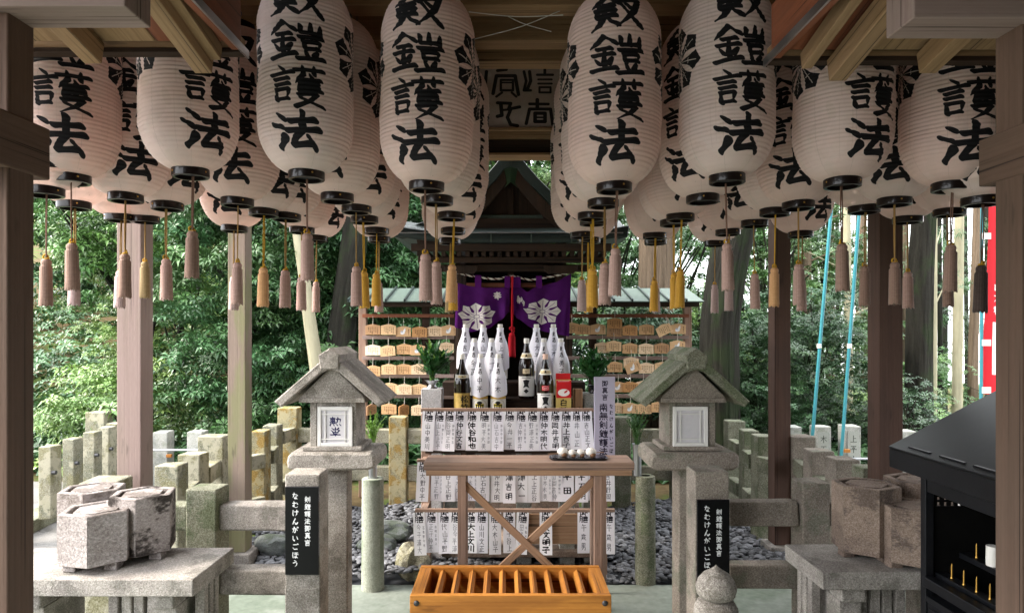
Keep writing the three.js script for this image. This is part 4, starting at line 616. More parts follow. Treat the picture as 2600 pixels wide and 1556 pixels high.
// the slips: one sheet of lettering, one strip of it for each
{
  const cols = 24, tw = 84, th = 256, [k, c] = canvas(2048, 512, '#f0eef6'), slips = [];
  const top = [[1089, 1, -3], [1116, 0, -2], [1142, 0, -2], [1167, 2, -1], [1198, 3, 0], [1230, 0, 0], [1263, 0, 0], [1294, 1, 0], [1323, 0, 0], [1352, 0, 0], [1381, 2, 0], [1410, 2, 0], [1438, 2, 0], [1465, 1, 0], [1487, 1, 4]];
  const mid = [[1075, 1, -2], [1112, 0, -2], [1138, 1, 0], [1166, 0, 0], [1197, 0, 0], [1226, 1, 0], [1262, 1, 0], [1293, 2, 0], [1324, 2, 0], [1356, 1, 0], [1386, 0, 0], [1410, 0, 0], [1440, 3, 0], [1477, 2, 0], [1510, 0, 0], [1543, 1, 1]];
  const low = [[1063, 0, 3], [1095, 0, 1], [1128, 1, 1], [1157, 0, 0], [1195, 3, 0], [1223, 1, 0], [1257, 1, 0], [1293, 1, 0], [1328, 0, -3], [1386, 3, 0], [1482, 1, 0], [1546, 1, 0]];
  const known = { '0,3': '仲谷文吉', '0,4': '仲谷和也', '0,12': '井上吉子', '0,10': '仲木明代', '0,13': '井山正', '0,14': '吉山正文', '0,0': '山中美川', '0,7': '今井一平', '1,7': '浦吉明', '1,8': '浦大一', '1,12': '平田', '1,13': '平石明', '1,0': '大野中平', '2,4': '大上文川', '2,6': '大木山子', '2,10': '午歳男', '2,11': '午歳男', '2,5': '山川文正' };
  const pool = [...'山中田木大子上川井正吉文代谷仲和石平美明野浦岡今']; let i = 0;
  [top, mid, low].forEach((row, ri) => row.forEach(([px, bold, tilt], ci) => {
    const x = i % cols * tw, y = Math.floor(i / cols) * th; c.save(); c.beginPath(); c.rect(x, y, tw, th); c.clip(); c.fillStyle = pick(['#f0eef6', '#eceaf4', '#f3f2f8']); c.fillRect(x, y, tw, th);
    c.fillStyle = '#23222a'; glyph(c, '御', x + 14, y - 34, 56, 58, 5.5); glyph(c, '膳', x + 14, y + 24, 56, 40, 5);
    const txt = known[ri + ',' + ci] ?? [0, 1, 2, 3].map(() => pick(pool)).join(''); c.fillStyle = ['#7c7b88', '#55545e', '#2c2b34', '#141318'][bold]; const gh = Math.min(46, 178 / txt.length - 4), gw = [28, 34, 44, 50][bold];
    [...txt].forEach((ch, q) => glyph(c, ch, x + 42 - gw / 2 + rr(-3, 3) - (bold === 0 ? 6 : 0), y + 72 + q * (178 / txt.length), gw, gh, [2.4, 3, 5, 6.6][bold], 0.4));
    if (bold === 0) { c.fillStyle = '#8b8a96'; for (let q = 0; q < 5; q++) glyph(c, pick(pool), x + 62, y + 84 + q * 26, 14, 20, 1.8, 0.4); } c.restore();
    slips.push([ri, ci, px, tilt, i]); i++; }));
  const map = canvasTex(k), m = std({ map, roughness: 0.85, specularIntensity: 0.2, transmission: 0.12, side: THREE.DoubleSide });
  const nth = ['first', 'second', 'third', 'fourth', 'fifth', 'sixth', 'seventh', 'eighth', 'ninth', 'tenth', 'eleventh', 'twelfth', 'thirteenth', 'fourteenth', 'fifteenth', 'sixteenth'], railName = ['top', 'middle', 'bottom'];
  for (const [ri, ci, px, tilt, id] of slips) {
    const [Z0, , yb] = RAILS[ri], Z = Z0 - 0.004 - (ci % 2) * 0.003 - (Math.abs(tilt) > 2 ? 0.006 : 0), w = (ri === 2 ? 0.074 : 0.078) * rr(0.94, 1.05), h = (ri === 2 ? 0.25 : 0.243) * rr(0.97, 1.02), g = new THREE.PlaneGeometry(w, h, 3, 10), p = g.attributes.position, curl = rr(-0.012, 0.02), tw2 = rr(-0.5, 0.5);
    const u0 = id % cols * tw / 2048, v1 = 1 - Math.floor(id / cols) * th / 512; rectUV(g, u0 + 0.0005, v1 - 0.498, u0 + (tw - 1) / 2048, v1 - 0.001);
    for (let q = 0; q < p.count; q++) { const v = 0.5 - p.getY(q) / h; p.setZ(q, 0.003 + curl * v * v + tw2 * 0.012 * v * p.getX(q) / w + 0.003 * Math.sin(v * 5 + id) * v); p.setY(q, p.getY(q) - h / 2); }
    g.computeVertexNormals(); g.rotateZ(tilt * Math.PI / 180).translate(wx(px, Z), wy(yb, Z) + 0.004, -Z);
    const left = [15, 16, 12][ri] - ci;
    lone('paper_slip', `white paper offering slip, ${nth[left - 1]} from the candle stove end of the ${railName[ri]} rail`, 'paper slip', g, m, [wx(px, Z), wy(yb, Z), Z], 'paper slips hanging from the rack');
  }
}
// ---------------------------------------------------------------- desk, offering box, tray of dumplings, mantra board
{
  const Z0 = 3.6, Z1 = 3.82, t = thing('offering_desk', 'narrow weathered wooden desk with crossed braces behind the offering box', 'desk', [0.1, 0, 3.7]);
  const X0 = wx(1075, Z0), X1 = wx(1612, Z0), yt = wy(1174, Z0);
  part('top_board', bx(X0, X1, yt - 0.042, yt, Z0, Z1, 0.004), M.deskWood, t);
  part('apron', bx(X0 + 0.012, X1 - 0.012, yt - 0.072, yt - 0.0425, Z0 + 0.006, Z1 - 0.006, 0.003), M.strut, t);
  for (const x of [wx(1172, Z0), wx(1521, Z0)]) { part('leg', bx(x - 0.022, x + 0.022, 0, yt - 0.073, Z0 + 0.012, Z0 + 0.056, 0.003), M.deskWood, t); part('leg', bx(x - 0.022, x + 0.022, 0, yt - 0.073, Z1 - 0.056, Z1 - 0.012, 0.003), M.deskWood, t);
    part('leg_rail', bx(x - 0.015, x + 0.015, yt - 0.11, yt - 0.074, Z0 + 0.057, Z1 - 0.057, 0.002), M.deskWood, t); }
  part('brace', bar(V(wx(1180, 3.66), wy(1228, 3.66), -3.645), V(wx(1410, 3.66), wy(1450, 3.66), -3.645), 0.022, 0.038), M.strut, t);
  part('brace', bar(V(wx(1512, 3.66), wy(1218, 3.66), -3.672), V(wx(1265, 3.66), wy(1450, 3.66), -3.672), 0.022, 0.038), M.strut, t);
}
{
  const Z0 = 3.07, Z1 = 3.47, X0 = wx(1040, Z0), X1 = wx(1553, Z0), h = 0.362, t = thing('offering_box', 'varnished orange wooden offering box with slatted top', 'offering box', [(X0 + X1) / 2, 0, (Z0 + Z1) / 2]);
  const f = part('front_panel', bx(X0, X1, 0.03, h - 0.0, Z0, Z0 + 0.03, 0.004), M.orange, t);
  for (const x of [X0 + 0.03, X1 - 0.03]) part('stud', new THREE.SphereGeometry(0.013, 14, 8).scale(1, 1, 0.55).translate(x, h - 0.035, -Z0 + 0.002), M.iron, f);
  part('back_panel', bx(X0 + 0.002, X1 - 0.002, 0.03, h, Z1 - 0.03, Z1, 0.004), M.orange, t);
  part('side_panel', bx(X0 + 0.001, X0 + 0.06, 0.03, h - 0.003, Z0 + 0.031, Z1 - 0.031, 0.003), M.orange, t); part('side_panel', bx(X1 - 0.06, X1 - 0.001, 0.03, h - 0.003, Z0 + 0.031, Z1 - 0.031, 0.003), M.orange, t);
  part('base', bx(X0 + 0.061, X1 - 0.061, 0.2, 0.215, Z0 + 0.031, Z1 - 0.031, 0.002), M.orange, t);
  for (let k = 0; k < 10; k++) { const x = X0 + 0.118 + k * 0.0745; part('slat', uvBox(extrude([[-0.016, 0], [-0.016, -0.03], [0, -0.05], [0.016, -0.03], [0.016, 0], [0, 0.014]].map(([a, b]) => [a * 1.0, b]), Z1 - Z0 - 0.064, 0.002), 2).translate(x, h - 0.025, -(Z0 + 0.032)), M.orange, t); }
  for (const s of [[-0.008, 0.02], [X1 - X0 - 0.02, X1 - X0 + 0.008]]) part('foot', bx(X0 + s[0] + 0.012, X0 + s[1] - 0.012 + 0.03, 0, 0.029, Z0 + 0.05, Z1 - 0.05, 0.003), M.orange, t);
}
{
  const Z = 3.7, y = wy(1174, 3.6), x = wx(1478, Z) - 0.02, t = thing('dumpling_tray', 'black plastic tray of skewered white rice dumplings on the desk', 'food tray', [x, y, Z]);
  const s = new THREE.Shape(); const w = 0.15, d = 0.05; s.moveTo(-w + 0.03, -d); s.lineTo(w - 0.03, -d); s.quadraticCurveTo(w, -d, w, 0); s.quadraticCurveTo(w, d, w - 0.03, d); s.lineTo(-w + 0.03, d); s.quadraticCurveTo(-w, d, -w, 0); s.quadraticCurveTo(-w, -d, -w + 0.03, -d);
  part('tray', new THREE.ExtrudeGeometry(s, { depth: 0.006, bevelEnabled: true, bevelSize: 0.008, bevelThickness: 0.004, bevelSegments: 2 }).rotateX(-Math.PI / 2).translate(x, y + 0.0045, -Z), M.trayBlack, t);
  const sk = part('skewer', tube([V(x - 0.165, y + 0.03, -Z + 0.02), V(x, y + 0.034, -Z), V(x + 0.14, y + 0.032, -Z - 0.02)], 0.0022, 6, 6), M.strut, t);
  [-0.085, -0.035, 0.012, 0.068].forEach((o, i) => { const r = i === 0 || i === 3 ? 0.027 : 0.021, b = part('dumpling', new THREE.SphereGeometry(r, 18, 14).scale(1.1, 0.88, 1).translate(x + o, y + 0.016 + r * 0.85, -Z + 0.008 * (i % 2)), M.mochi, t); part('dark_paste', new THREE.SphereGeometry(r * 0.62, 14, 10).scale(1.05, 0.8, 0.9).translate(x + o + 0.008, y + 0.012 + r * 0.5, -Z + 0.008 * (i % 2) + r * 0.62), M.sauce, b); });
}
{
  const Z = 4.0, x0 = wx(1509, Z), x1 = wx(1562, Z), y1 = wy(957, Z), y0 = y1 - 0.50, [k, c] = canvas(256, 1040, '#b8b2c6'); mottle(c, 256, 1040, 80, ['#afa8be', '#c2bccf'], 20, 90, 0.2); c.fillStyle = '#241f33';
  [...'御真言'].forEach((ch, i) => glyph(c, ch, 92, 40 + i * 84, 78, 74, 9)); [...'南無剣鎧護法'].forEach((ch, i) => glyph(c, ch, 58, 320 + i * 108, 108, 98, 13)); [...'なむけんがいごほ'].forEach((ch, i) => glyph(c, ch, 190, 330 + i * 78, 46, 54, 7.5));
  const t = thing('mantra_board', 'upright lilac board lettered in black beside the slip rack', 'sign', [(x0 + x1) / 2, y0, Z]);
  part('board', bx(x0, x1, y0, y1, Z, Z + 0.012, 0.002), std({ color: 0xb8b2c6, roughness: 0.6 }), t);
  part('inscription', new THREE.PlaneGeometry(x1 - x0 - 0.004, y1 - y0 - 0.004).translate((x0 + x1) / 2, (y0 + y1) / 2, -Z + 0.002), std({ map: canvasTex(k), roughness: 0.6 }), t);
  part('stake', bx((x0 + x1) / 2 - 0.012, (x0 + x1) / 2 + 0.012, 0, y0 + 0.1, Z + 0.0125, Z + 0.03, 0.002), M.deskWood, t);
}
// ---------------------------------------------------------------- sake bottles and carton
{
  const bottle = lathe([[0.001, 0], [0.046, 0], [0.0515, 0.005], [0.0525, 0.02], [0.0525, 0.205], [0.050, 0.235], [0.040, 0.27], [0.026, 0.305], [0.0185, 0.335], [0.0162, 0.36], [0.0155, 0.372]], 32), capG = lathe([[0.0175, 0.366], [0.0178, 0.395], [0.0165, 0.4], [0.001, 0.4005]], 20);
  const wrapG = (b0, fold) => { const g = lathe([[0.060, b0], [0.0595, 0.16], [0.0585, 0.205], [0.0545, 0.24], [0.046, 0.272], [0.034, 0.302], [0.0255, 0.332], [0.0215, 0.352], [0.0225, 0.362], [0.024, 0.374]], 36).rotateY(Math.PI), p = g.attributes.position, uv = g.attributes.uv; for (let i = 0; i < p.count; i++) { const y = p.getY(i), a = Math.atan2(p.getX(i), p.getZ(i)), f = 1 + 0.05 * Math.sin(a * 5 + fold) * st(0.36, 0.2, y) + 0.08 * Math.sin(a * 9 + fold) * st(0.33, 0.37, y), lo = y < b0 + 0.01 ? 0.05 * Math.abs(a) / 3.14 : 0; p.setXYZ(i, p.getX(i) * f, y + lo, p.getZ(i) * f); uv.setXY(i, uv.getX(i), (y - 0.06) / 0.32); } g.computeVertexNormals(); return g; };
  const labelG = (r, y0, y1, half) => new THREE.CylinderGeometry(r, r, y1 - y0, 24, 1, true, -half, half * 2).translate(0, (y0 + y1) / 2, 0);
  const cv = (w, h, bg, f) => { const [k, c] = canvas(w, h, bg); f(c); return std({ map: canvasTex(k), roughness: 0.55 }); };
  const yellow = cv(256, 256, '#d9d5cc', (c) => { c.fillStyle = '#c9a24a'; c.fillRect(0, 0, 256, 40); c.strokeStyle = '#b9b2a4'; c.lineWidth = 10; c.beginPath(); c.arc(128, 140, 96, 0, 7); c.stroke(); c.fillStyle = '#e6cf2e'; c.fillRect(70, 110, 116, 44); c.fillStyle = '#15140f'; c.beginPath(); c.ellipse(128, 96, 34, 24, 0, 0, 7); c.fill(); for (const x of [80, 108, 136, 164]) c.fillRect(x, 128, 16, 76); c.fillRect(74, 120, 110, 14); });
  const gold = cv(256, 256, '#b99b52', (c) => { mottle(c, 256, 256, 120, ['#d4b975', '#93773a', '#cdb069'], 8, 40, 0.35); c.fillStyle = '#1b140c'; glyph(c, '松', 110, 30, 92, 92, 13); glyph(c, '竹', 110, 136, 92, 92, 13); });
  const starL = (oval) => cv(256, 256, '#d9d8d6', (c) => { c.fillStyle = '#18181a'; c.beginPath(); c.moveTo(128, 40); c.lineTo(168, 52); c.lineTo(158, 84); c.lineTo(152, 110); c.lineTo(168, 150); c.lineTo(128, 132); c.lineTo(88, 150); c.lineTo(104, 110); c.lineTo(98, 84); c.lineTo(88, 52); c.fill(); c.beginPath(); c.moveTo(128, 160); c.lineTo(160, 190); c.lineTo(128, 220); c.lineTo(96, 190); c.fill(); c.font = '22px serif'; c.fillRect(70, 14, 116, 8); });
  const neckL = cv(128, 96, '#d8d5cb', (c) => { c.fillStyle = '#c7b48a'; c.fillRect(34, 20, 60, 56); c.fillStyle = '#2a2520'; glyph(c, '上', 46, 24, 36, 44, 6); }), ovalRed = cv(128, 80, '#c03a44', (c) => { c.strokeStyle = '#e9c9c4'; c.lineWidth = 5; c.beginPath(); c.ellipse(64, 40, 52, 30, 0, 0, 7); c.stroke(); c.fillStyle = '#f0dcd6'; c.fillRect(30, 34, 68, 5); c.fillRect(36, 46, 56, 5); }), ovalPale = cv(128, 80, '#c9b99c', (c) => { c.fillStyle = '#3c3428'; c.fillRect(44, 24, 40, 5); c.fillRect(40, 38, 48, 5); c.fillRect(48, 52, 32, 5); });
  const names = ['中平', '大木', '今正', '西川', '仲今', '美子', '吉野', '山田', '上井', '大平子', '三木大明'];
  const wraps = names.map((nm) => { const [k, c] = canvas(512, 448, '#ecebf3'); mottle(c, 512, 448, 60, ['#cfcedc', '#e8e7ee'], 10, 60, 0.25); c.fillStyle = '#26252c'; glyph(c, '献', 234, 46, 46, 50, 6); glyph(c, '酒', 234, 100, 46, 50, 6); c.fillStyle = '#3d3c48'; const l = [...nm.replace('西', '一')]; l.forEach((ch, i) => glyph(c, ch, 232, 176 + i * Math.min(80, 230 / l.length), 50, Math.min(60, 200 / l.length), 5, 0.4)); return std({ map: canvasTex(k), roughness: 0.85, side: THREE.DoubleSide, transmission: 0.1 }); });
  const rows = [[1173, 897, 4.43], [1220, 897, 4.43], [1265, 897, 4.43], [1385, 898, 4.42], [1204, 859, 4.61], [1248, 859, 4.61], [1337, 859, 4.55], [1381, 860, 4.62], [1424, 860, 4.62], [1182, 823, 4.80], [1227, 823, 4.80], [1270, 823, 4.80], [1362, 822, 4.80], [1405, 825, 4.80]];
  const L = ['gold-labelled brown sake bottle, front row, beside the shiny vase of leaves', 'paper-wrapped sake bottle, front row, leaning white sheet beside the gold-labelled bottle', 'paper-wrapped sake bottle, front row, second from the gold-labelled bottle', 'dark sake bottle with red oval and white label beside the red carton',
    'paper-wrapped sake bottle, middle row, directly behind the gold-labelled bottle', 'paper-wrapped sake bottle, middle row, behind the two yellow-labelled bottles', 'unwrapped dark sake bottle with white star label standing alone in the middle row', 'paper-wrapped sake bottle, middle row, behind the red oval bottle', 'paper-wrapped sake bottle, middle row, directly behind the red carton', 'paper-wrapped sake bottle, back row, at the end over the gold-labelled bottle', 'paper-wrapped sake bottle, back row, between the end bottle and the one by the red tassel', 'paper-wrapped sake bottle, back row, beside the red tassel', 'crumpled paper-wrapped sake bottle, back row, behind the lone star-labelled bottle', 'paper-wrapped sake bottle, back row, at the end over the red carton'];
  let wi = 0;
  rows.forEach(([px, py, Z], i) => {
    const x = wx(px, Z), yb = i < 4 ? 1.0 : i < 9 ? 1.10 : 1.197, t = thing('sake_bottle', L[i], 'bottle', [x, yb, Z], 'sake bottles offered on the stand'), add = (n, g, m, p = t) => { const o = new THREE.Mesh(g, m); o.name = n; p.add(o); base.set(o, base.get(t)); return o; };
    add('glass', bottle, M.glassBrown); add('cap', capG, i === 3 ? M.capPink : M.cap);
    if (i === 0) { add('label', labelG(0.0533, 0.02, 0.15, 1.4), gold); add('neck_label', labelG(0.046, 0.243, 0.268, 1.2).scale(1.02, 1, 1.02), neckL); }
    else if (i === 3 || i === 6) { add('label', labelG(0.0533, 0.02, 0.15, 1.3), starL()); add('neck_label', lathe([[0.0415, 0.268], [0.0275, 0.303]], 24).rotateY(Math.PI), neckL); add('oval_label', labelG(0.0535, 0.168, 0.2, 0.45), i === 3 ? ovalRed : ovalPale); }
    else { add('paper_wrap', wrapG(i < 4 ? 0.12 : 0.07, i * 1.7), wraps[wi++]); add('label', labelG(0.0533, 0.02, 0.13, 1.2), yellow); }
    t.rotation.y = rr(-0.12, 0.12);
  });
  const Z = 4.42, x = wx(1430, Z), [k, c] = canvas(192, 512, '#cdb56b'); c.fillStyle = '#c21f26'; c.fillRect(0, 0, 192, 250); c.fillStyle = '#e9e4df'; c.beginPath(); c.ellipse(96, 175, 76, 52, 0, 0, 7); c.fill(); c.fillStyle = '#c21f26'; c.beginPath(); c.ellipse(124, 160, 30, 12, -0.7, 0, 7); c.fill(); c.fillStyle = '#8c7638'; for (let q = 0; q < 18; q++) c.fillRect(8, 262 + q * 14, 176, 2); c.fillStyle = '#16130c'; glyph(c, '白', 46, 268, 98, 92, 15); glyph(c, '鶴', 40, 376, 112, 116, 12); c.fillStyle = '#e8d6d0'; c.fillRect(20, 12, 150, 6);
  const t = thing('sake_carton', 'red and gold sake carton standing beside the dark bottles', 'carton', [x, 1.0, Z]);
  part('carton', bx(x - 0.048, x + 0.048, 1.0, 1.235, Z - 0.045, Z + 0.05, 0.002), std({ color: 0xc9b06a, roughness: 0.5 }), t);
  part('gable_top', extrude([[-0.047, 1.2355], [0.047, 1.2355], [0.047, 1.275], [-0.047, 1.275]], 0.01).translate(x, 0, -Z + 0.0), std({ color: 0xc21f26, roughness: 0.45 }), t);
  part('printed_front', new THREE.PlaneGeometry(0.095, 0.233).translate(x, 1.1175, -(Z - 0.0465)), std({ map: canvasTex(k), roughness: 0.4 }), t);
  // a plain wooden box standing behind the carton
  lone('wooden_box', 'plain brown wooden box behind the red carton', 'box', bx(wx(1455, 4.5), wx(1478, 4.5), 1.0, 1.17, 4.46, 4.52, 0.003), M.strut, [wx(1466, 4.5), 1.0, 4.49]);
}
// ---------------------------------------------------------------- flower vases on granite blocks
for (const [px, Z, ytop, w, mB, gm, vm, lab] of [[1095, 4.38, 988, 0.132, M.paleGranite, green.dark, M.steel, 'steel vase of glossy evergreen leaves on a pale granite block'], [1512, 4.5, 1000, 0.15, M.greyStone, green.dark, M.stove, 'dark vase of evergreen sprigs on a grey block beside the lilac board']]) {
  const x = wx(px, Z), y = wy(ytop, Z), b = lone('granite_block', px < 1200 ? 'pale speckled granite block under the steel vase' : 'grey stone block under the dark vase', 'stone block', bx(x - w / 2, x + w / 2, 0.0, y, Z, Z + w, 0.004), mB, [x, 0, Z]);
  const zc = Z + w / 2 - 0.02, t = thing('flower_vase', lab, 'vase', [x, y, zc]);
  part('vase', lathe([[0.03, y], [0.036, y + 0.006], [0.024, y + 0.02], [0.022, y + 0.03], [0.05, y + 0.055], [0.046, y + 0.055], [0.02, y + 0.034]], 24).translate(x, 0, -zc), vm, t);
  spray(t, x, y + 0.05, zc, 30, 0.27, 0.13, gm, 0.032, 1.3, 'leaves'); spray(t, x, y + 0.05, zc, 18, 0.32, 0.14, px < 1200 ? green.fern : green.fernDark, 0.007, 1.6, 'fern');
}
// ---------------------------------------------------------------- curtain, rope and bell cord
{
  const Z = 5.0, N2 = 26, R2 = 14;
  const side = [
    { top: [[0, 1159, 718], [0.3, 1196, 727], [0.6, 1240, 731], [1, 1294, 730]], bot: [[0, 1155, 831], [0.25, 1191, 843], [0.5, 1240, 835], [0.75, 1272, 812], [1, 1294, 792]], ch: ['奉', 0.75, 0.25], cr: [0.36, 0.68, 0.36] },
    { top: [[0, 1303, 729], [0.2, 1322, 728], [0.3, 1338, 742], [0.42, 1358, 730], [0.7, 1410, 717], [1, 1451, 694]], bot: [[0, 1300, 793], [0.2, 1316, 810], [0.4, 1350, 833], [0.7, 1398, 845], [1, 1446, 854]], ch: ['納', 0.2, 0.40], cr: [0.55, 0.58, 0.34] }];
  const at = (l, u) => { for (let i = 1; i < l.length; i++) if (u <= l[i][0] + 1e-6) { const f = (u - l[i - 1][0]) / (l[i][0] - l[i - 1][0]), e = f * f * (3 - 2 * f) * 0.5 + f * 0.5; return [l[i - 1][1] + (l[i][1] - l[i - 1][1]) * f, l[i - 1][2] + (l[i][2] - l[i - 1][2]) * e]; } return l[l.length - 1].slice(1); };
  const t = thing('shrine_curtain', 'purple shrine curtain with white crests looped up at its middle', 'curtain', [0.05, 1.55, Z]);
  side.forEach((s, si) => {
    const [k, c] = canvas(640, 512, '#4c1a5c'); mottle(c, 640, 512, 60, ['#401450', '#562066'], 20, 90, 0.25); const [cu, cv2, cr] = s.cr; c.save(); c.translate(cu * 640, cv2 * 512); c.scale(1.15, 0.92);
    c.fillStyle = '#d3cdc6'; for (let q = 0; q < 8; q++) { c.save(); c.rotate(q * Math.PI / 4); const r = cr * 480; c.beginPath(); c.moveTo(0, -r * 0.05); c.lineTo(r * 0.3, -r * 0.11); c.lineTo(r * 0.42, -r * 0.09); c.lineTo(r * 0.76, -r * 0.28); c.lineTo(r, 0); c.lineTo(r * 0.76, r * 0.28); c.lineTo(r * 0.42, r * 0.09); c.lineTo(r * 0.3, r * 0.11); c.lineTo(0, r * 0.05); c.fill(); c.strokeStyle = '#3a1458'; c.lineWidth = 3.5; c.beginPath(); c.moveTo(20, 0); c.lineTo(r * 0.85, 0); c.stroke(); c.restore(); } c.beginPath(); c.arc(0, 0, 22, 0, 7); c.fill(); c.strokeStyle = '#3a1458'; c.lineWidth = 4; c.stroke(); c.restore();
    c.fillStyle = '#d8d2ca'; glyph(c, s.ch[0], s.ch[1] * 640 - 48, s.ch[2] * 512 - 58, 96, 116, 15);
    const g = new THREE.PlaneGeometry(1, 1, N2, R2), p = g.attributes.position, uv = g.attributes.uv;
    for (let i = 0; i < p.count; i++) { const u = uv.getX(i), v = 1 - uv.getY(i), [tx, ty] = at(s.top, u), [bx2, by] = at(s.bot, u), e = si ? u : 1 - u, z = 0.02 * Math.sin(u * 15 + si * 2 + v) * (0.3 + v) + 0.018 * Math.sin(v * 9 + e * 4) * (1 - e) + 0.01 * Math.sin(u * 31) * v; p.setXYZ(i, wx(tx + (bx2 - tx) * v, Z), wy(ty + (by - ty) * v, Z), -Z + z); }
    g.computeVertexNormals(); part('panel', g, std({ map: canvasTex(k), roughness: 0.9, specularIntensity: 0.1, transmission: 0.1, side: THREE.DoubleSide, sheen: 0.25, sheenColor: new THREE.Color(0x7040a0) }), t);
  });
  for (const [a, b, y0, y1] of [[1206, 1222, 700, 730], [1281, 1295, 703, 732], [1304, 1322, 704, 730], [1361, 1376, 702, 732]]) part('loop', join(bx(wx(a, Z), wx(b, Z), wy(y1, Z), wy(y0, Z), Z - 0.012, Z - 0.009, 0), bx(wx(a, Z), wx(b, Z), wy(y1, Z), wy(y0, Z), Z + 0.009, Z + 0.012, 0), bx(wx(a, Z), wx(b, Z), wy(y0, Z), wy(y0, Z) + 0.003, Z - 0.012, Z + 0.012, 0)), M.purple, t);
  const rp = new THREE.CatmullRomCurve3([V(wx(1158, Z), wy(692, Z), -Z), V(wx(1205, Z), wy(702, Z), -Z), V(wx(1262, Z), wy(708, Z), -Z), V(wx(1301, Z), wy(701, Z), -Z), V(wx(1345, Z), wy(710, Z), -Z), V(wx(1395, Z), wy(703, Z), -Z), V(wx(1440, Z), wy(694, Z), -Z)]);
  const tr = thing('twisted_rope', 'thin twisted white and dark rope the purple curtain hangs from', 'rope', [0.05, 1.93, Z]);
  for (let s = 0; s < 3; s++) { const pts = []; for (let i = 0; i <= 90; i++) { const q = rp.getPointAt(i / 90), a = i * 1.05 + s * 2.09; pts.push(V(q.x, q.y + Math.cos(a) * 0.0038, q.z + Math.sin(a) * 0.0038)); } part('strand', tube(pts, 0.0042, 180, 5), s ? M.rope : M.ropeDark, tr); }
  const tb = thing('bell_cord', 'red cord with a long red tassel hanging before the dark shrine opening', 'tassel', [wx(1301, 4.97), 1.4, 4.97]), bxp = wx(1301, 4.97);
  part('cord', join(tube([V(bxp + 0.004, wy(700, 4.97), -4.97), V(bxp - 0.003, wy(760, 4.97), -4.96), V(bxp - 0.004, wy(836, 4.97), -4.97)], 0.006, 10, 8), tube([V(bxp - 0.006, wy(702, 4.97), -4.97), V(bxp + 0.004, wy(780, 4.97), -4.975), V(bxp - 0.003, wy(836, 4.97), -4.97)], 0.005, 10, 8)), M.redCord, tb);
  part('knot', join(new THREE.TorusGeometry(0.016, 0.006, 8, 16).rotateX(0.9).translate(bxp - 0.003, wy(834, 4.97), -4.965), new THREE.TorusGeometry(0.014, 0.006, 8, 16).rotateY(1).translate(bxp + 0.004, wy(840, 4.97), -4.965)), M.redCord, tb);
  part('tassel', tasselShape.clone().scale(1.35, 1.15, 1.35).translate(bxp - 0.004, wy(905, 4.97), -4.97), M.redCord, tb);
}
